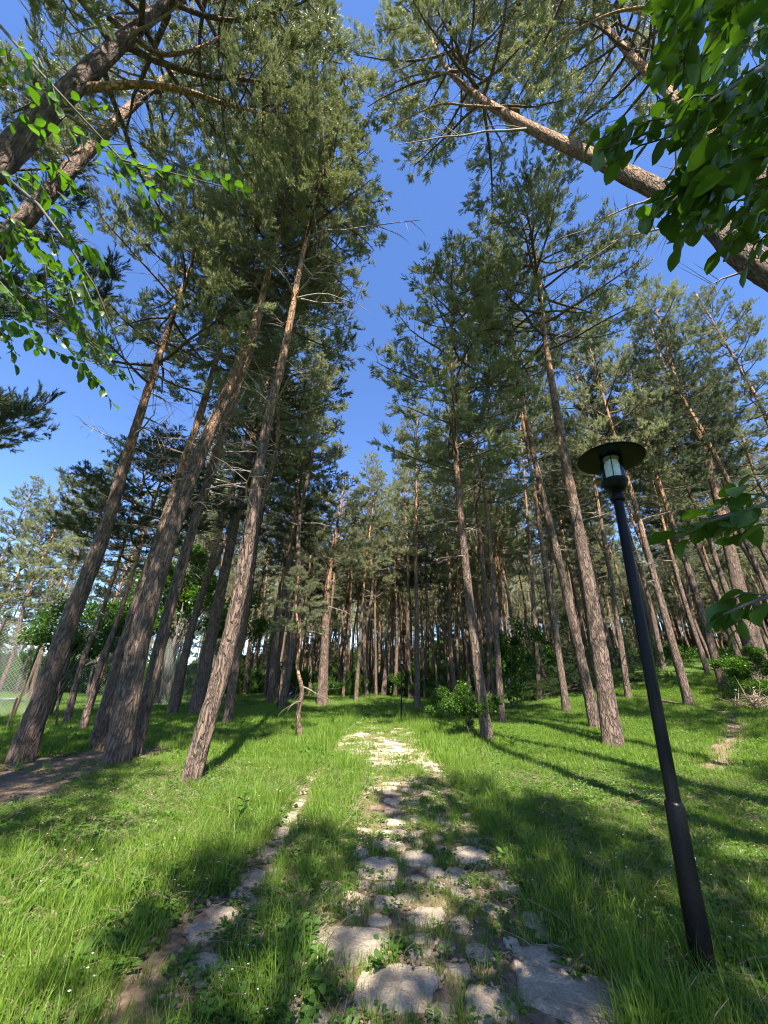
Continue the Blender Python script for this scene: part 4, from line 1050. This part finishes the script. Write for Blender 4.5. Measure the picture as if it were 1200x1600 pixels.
for k in range(700):
    y = rw.uniform(36, 112); x = rw.uniform(-.5, 1.2) * y
    if abs(x) < 2 and y < 60: continue
    P.append((x, y, terrain(x, y) + .4)); s_ = rw.uniform(.9, 2.2) * (1 + max(0, y - 60) / 45); Ro.append((0, 0, rw.uniform(0, 6.28))); Sc.append((s_, s_, s_)); Ix.append(3 + rw.randrange(2))
for k in range(160):   # leafy edge across the field
    y = rw.uniform(50, 90); x = -rw.uniform(.6, 1.5) * y
    P.append((x, y, terrain(x, y) + 1.4)); s_ = rw.uniform(2.5, 4.5); Ro.append((0, 0, rw.uniform(0, 6.28))); Sc.append((s_, s_, s_)); Ix.append(3 + rw.randrange(2))
scatter('far_wood', 'distant wood and undergrowth closing the view between the trunks', P, Ro, Sc, Ix, wood_src)

# ------------------------------------------------------------------ lamp posts
def lamp(foot, top, label, group, detail=True, sleeve_f=.235):
    foot = Vector(foot); top = Vector(top); H_ = (top - foot).length
    root = empty('lamp_post', foot, label, 'street lamp', group)
    root.rotation_mode = 'QUATERNION'; root.rotation_quaternion = (top - foot).to_track_quat('Z', 'Y')
    s = H_ / 3.7 if not detail else 1.0
    hz = H_
    def L(name, prof, mat, parent=root, n=32, smoothf=True):
        mb = MB(); mb.lathe(prof, n); return mb.build(name, mat, parent, smoothf)
    sl = H_ * sleeve_f
    L('base_sleeve', [(0, -.2), (.064 * s, -.2), (.062 * s, .02), (.060 * s, .35 * s), (.0595 * s, .36 * s), (.057 * s, .40 * s), (.055 * s, sl - .02), (.051 * s, sl), (.03 * s, sl + .004)], M['black'])
    pole = L('pole', [(.042 * s, sl - .05), (.0415 * s, sl + .03), (.038 * s, hz - 0.4880 * s), (.038 * s, hz - 0.4697 * s)], M['black'])
    L('collar', [(.042 * s, hz - 0.4880 * s), (.054 * s, hz - 0.4819 * s), (.058 * s, hz - 0.4514 * s), (.054 * s, hz - 0.4209 * s), (.042 * s, hz - 0.4087 * s), (.042 * s, hz - 0.3782 * s)], M['black'])
    L('lantern_cup', [(0, hz - 0.3843 * s), (.035 * s, hz - 0.3843 * s), (.065 * s, hz - 0.3782 * s), (.092 * s, hz - 0.3416 * s), (.102 * s, hz - 0.2989 * s), (.106 * s, hz - 0.2928 * s), (.106 * s, hz - 0.2745 * s), (0, hz - 0.2745 * s)], M['black'])
    L('glass', [(.094 * s, hz - 0.2733 * s), (.094 * s, hz - 0.0350 * s)], M['glass'])
    dz = MB()
    n = 28; P = []
    for a, z in [(0, hz - 0.2684 * s), (.062 * s, hz - 0.2684 * s), (.062 * s, hz - 0.0976 * s), (.052 * s, hz - 0.0650 * s), (0, hz - 0.0600 * s)]: P.append((a, z))
    dz.lathe(P, n); V = dz.V[0]
    th = np.arange(n); V = V.reshape(len(P), n, 3); V[:, ::2, :2] *= .9; dz.V[0] = V.reshape(-1, 3)
    dz.build('ribbed_diffuser', M['white'], root)
    L('reflector_cap', [(0, hz - 0.0550 * s), (.06 * s, hz - 0.0550 * s), (.066 * s, hz - 0.0400 * s), (.066 * s, hz - 0.0300 * s), (0, hz - 0.0300 * s)], M['wire'])
    for k in range(3):
        a = k * 2.094 + .5; x, y = math.cos(a) * .099 * s, math.sin(a) * .099 * s
        mb = MB(); mb.tube([(x, y, hz - 0.2806 * s), (x, y, hz - 0.0200 * s)], .0045 * s, 6); mb.build('support_rod', M['black'], root)
    L('hat', [(0, hz - 0.0280 * s), (.12 * s, hz - 0.0280 * s), (.27 * s, hz - 0.0450 * s), (.282 * s, hz - 0.0430 * s), (.282 * s, hz - 0.0380 * s), (.24 * s, hz - 0.0120 * s), (.12 * s, hz + .02 * s), (.05 * s, hz + .05 * s), (0, hz + .055 * s)], M['black'], n=56)
    if detail:
        d = (Vector(foot) - EYE); d.z = 0; d.normalize(); a = math.atan2(-d.y, -d.x) + .35
        mb = MB(); z = H_ * .155; r = .0575
        mb.tube([(math.cos(a) * r, math.sin(a) * r, z), (math.cos(a) * (r + .004), math.sin(a) * (r + .004), z)], .008, 10); mb.build('sticker', M['white'], root)
    return root
f0, t0 = hit(1104, 1532); tt = at(953, 712, f0.y)
lamp(f0, tt, 'black garden lamp with a flat disc hat, close by on the right', 'black lamps along the path')
f1, t1 = hit(627, 1124); lamp(f1, at(628, 1031, f1.y), 'small black lamp far down at the end of the path', 'black lamps along the path', False, .3)
f2, t2 = hit(433, 1108); lamp(f2, at(440, 1035, f2.y), 'distant black lamp half hidden among the left stand', 'black lamps along the path', False, .2)

# ------------------------------------------------------------------ fence and field on the left
fa = Vector((*gxy(-60, 1128), 0)); fb = Vector((*gxy(330, 1098), 0))
for v in (fa, fb): v.z = terrain(v.x, v.y)
fence = empty('chain_link_fence', fa, 'tall chain link fence at the edge of the sunny field', 'fence')
Lf_ = (fb - fa).length; dn = (fb - fa).normalized(); HF = 3.0
for k in range(9):
    p = fa.lerp(fb, k / 8); z = terrain(p.x, p.y) - fa.z
    q = p - fa; mb = MB(); mb.tube([(q.x, q.y, z - .1), (q.x, q.y, z + HF + .05)], .035, 8); mb.build('fence_post', M['post'], fence)
mb = MB(); pitch_ = .11
nW = int(Lf_ / pitch_)
for k in range(-int(HF / pitch_), nW):
    for sgn in (1, -1):
        a0 = k * pitch_ if sgn > 0 else k * pitch_ + HF; a1 = a0 + HF * sgn
        s0, s1 = a0, a1; z0, z1 = 0., HF
        lo, hi = min(s0, s1), max(s0, s1)
        if hi < 0 or lo > Lf_: continue
        def clampt(s_): return max(0, min(Lf_, s_))
        t0_ = (clampt(s0) - s0) / (s1 - s0); t1_ = (clampt(s1) - s0) / (s1 - s0)
        A_ = fa + dn * (s0 + (s1 - s0) * t0_); B_ = fa + dn * (s0 + (s1 - s0) * t1_)
        zA, zB = terrain(A_.x, A_.y) - fa.z + HF * t0_, terrain(B_.x, B_.y) - fa.z + HF * t1_
        a_ = A_ - fa; b_ = B_ - fa
        mb.tube([(a_.x, a_.y, zA), (b_.x, b_.y, zB)], .0028, 3, cap=False)
mb.build('wire_mesh', M['wire'], fence, kind='stuff')

# thin stakes standing in the grass in front of the fence
for k, (a, b, lab) in enumerate([((10, 1140), (27, 1090), 'short slanting rusty stake at the far left'), ((90, 1140), (96, 1035), 'thin upright rusty pole between two leaning pines')]):
    p, t = hit(*a); q = at(*b, p.y); mb = MB(); mb.tube([(0, 0, -.15), q - p], .022, 8); o = mb.build('stake', M['post']); o.location = p; tag(o, lab, 'stake')

# ------------------------------------------------------------------ brushwood, seated people, small plants
p, t = hit(1185, 1108)
root = empty('brushwood_heap', p, 'heap of dry cut branches under the bush at the right edge', 'brushwood')
mb = MB(); rb = random.Random(4)
for k in range(130):
    a = rb.uniform(0, 6.28); r = rb.uniform(0, .8); b = Vector((math.cos(a) * r, math.sin(a) * r * .7, rb.uniform(0, .5) * (1 - r * .8)))
    d = Vector((rb.uniform(-1, 1), rb.uniform(-1, 1), rb.uniform(-.3, .6))).normalized() * rb.uniform(.3, 1.0)
    mb.tube([b, b + d * .5 + Vector((0, 0, rb.uniform(-.05, .05))), b + d], [rb.uniform(.006, .018), .008, .003], 4)
mb.build('twigs', M['litter'], root, kind='stuff')

M['skin'] = simple('skin', (.45, .28, .2), .6); M['jacket'] = simple('dark jacket cloth', (.02, .022, .03), .9); M['trousers'] = simple('grey trousers cloth', (.12, .12, .14), .9); M['hair'] = simple('dark hair', (.015, .012, .01), .6)
def person(x, y, rz, label, top):
    root = empty('person', (x, y, terrain(x, y)), label, 'person'); root.rotation_euler = (0, 0, rz)
    J = [(0, 0, .12), (0, .03, .38), (0, .06, .58), (0, .08, .68), (0, .1, .82),
         (.1, .0, .12), (.14, -.40, .42), (.14, -.52, .04), (.14, -.66, .03),
         (-.1, 0, .12), (-.14, -.42, .40), (-.14, -.55, .04), (-.14, -.69, .03),
         (.19, .05, .56), (.26, -.08, .34), (.17, -.32, .42), (-.19, .05, .56), (-.26, -.08, .34), (-.17, -.32, .40)]
    E = [(0, 1), (1, 2), (2, 3), (3, 4), (0, 5), (5, 6), (6, 7), (7, 8), (0, 9), (9, 10), (10, 11), (11, 12), (2, 13), (13, 14), (14, 15), (2, 16), (16, 17), (17, 18)]
    rad = [.13, .13, .13, .055, .09, .095, .06, .045, .04, .095, .06, .045, .04, .06, .045, .035, .06, .045, .035]
    me = bpy.data.meshes.new('person_body'); me.from_pydata(J, E, []); me.materials.append(M['skin']); me.materials.append(M['jacket']); me.materials.append(M['trousers'])
    o = link('body', me, root); sk = o.modifiers.new('skin', 'SKIN'); o.modifiers.new('sub', 'SUBSURF').levels = 1
    for k, r_ in enumerate(rad): me.skin_vertices[0].data[k].radius = (r_, r_)
    me.skin_vertices[0].data[0].use_root = True
    dg = bpy.context.evaluated_depsgraph_get(); ev = bpy.data.meshes.new_from_object(o.evaluated_get(dg)); o.modifiers.clear(); o.data = ev
    for f in ev.polygons:
        c = f.center; f.use_smooth = True
        f.material_index = 0 if c.z > .7 or (abs(c.x) < .24 and c.y < -.28 and c.z > .36 and abs(c.x) > .155) else (1 if c.z > .24 and c.y > -.3 else 2)
    mb = MB(); mb.lathe([(.0, .975), (.06, .965), (.102, .92), (.108, .86), (.1, .80), (.085, .76)], 14); h = mb.build('hair', M['hair'], root, True); h.location = (0, .115, -.045)
    return root
pa, _ = hit(447, 1094); pb, _ = hit(456, 1092)
person(pa.x, pa.y, .3, 'person in dark clothes sitting on the ground far off, left one', 0)
person(pb.x, pb.y, -.5, 'person in dark clothes sitting far off, right one of two', 0)

def herb(px, py, label, mat, nl, L_, W, hgt, seed, name='wild_plant'):
    p, t = hit(px, py); root = empty(name, p, label, 'plant'); rr = random.Random(seed)
    mb = MB(); mb.tube([(0, 0, -.02), (.01, 0, hgt * .5), (0, .01, hgt)], [.005, .004, .002], 5); mb.build('stem', M['weed'], root, True)
    for k in range(nl):
        V, Q = leaf_shape(L_ * rr.uniform(.7, 1.1), W * rr.uniform(.8, 1.1), n=4, droop=.2); q = MB(); q.add(V, None, Q)
        o = q.build('leaf', mat, root, True); o.location = (0, 0, hgt * (.25 + .75 * (k + .5) / nl)); o.rotation_euler = (0, -rr.uniform(.1, .8), k * 2.4)
herb(376, 1286, 'tall broad leaved weed left of the stones', M['weed'], 8, .13, .07, .30, 1)
herb(262, 1392, 'pale leaved weed in the long grass left of the path', M['weed'], 6, .10, .08, .16, 2)
herb(800, 1170, 'dark drooping plant on the grass right of the path', M['leaf_near'], 10, .30, .08, .15, 3)
herb(520, 1134, 'small dark plant just before the path end', M['leaf_near'], 8, .18, .09, .30, 4)
herb(120, 1520, 'rosette of pale broad leaves in the grass at lower left', M['weed'], 7, .11, .07, .08, 5)
herb(590, 1120 + 400, 'low clover like plant between the two big stones', M['weed'], 7, .05, .04, .06, 6)

# sunny court beyond the fence
M['court'] = simple('green court paint', (.08, .15, .09), .8, scale=3); 
cp, _ = hit(-30, 1092)
ct = bpy.data.objects.new('sports_court', None); COL.objects.link(ct); ct.location = cp; tag(ct, 'green sports court with white lines beyond the fence', kind='structure')
mb = MB(); mb.box((0, 0, .0), (5, 8, .14)); mb.build('court_surface', M['court'], ct)
for x_ in (-4, 0, 4): mb = MB(); mb.box((x_ * .55, 0, .076), (.10, 7.4, .012)); mb.build('court_line', M['white'], ct)
ct.rotation_euler = (0, 0, .5)
print('OBJECTS', len(bpy.data.objects), 'tris', sum(len(m_.polygons) for m_ in bpy.data.meshes))
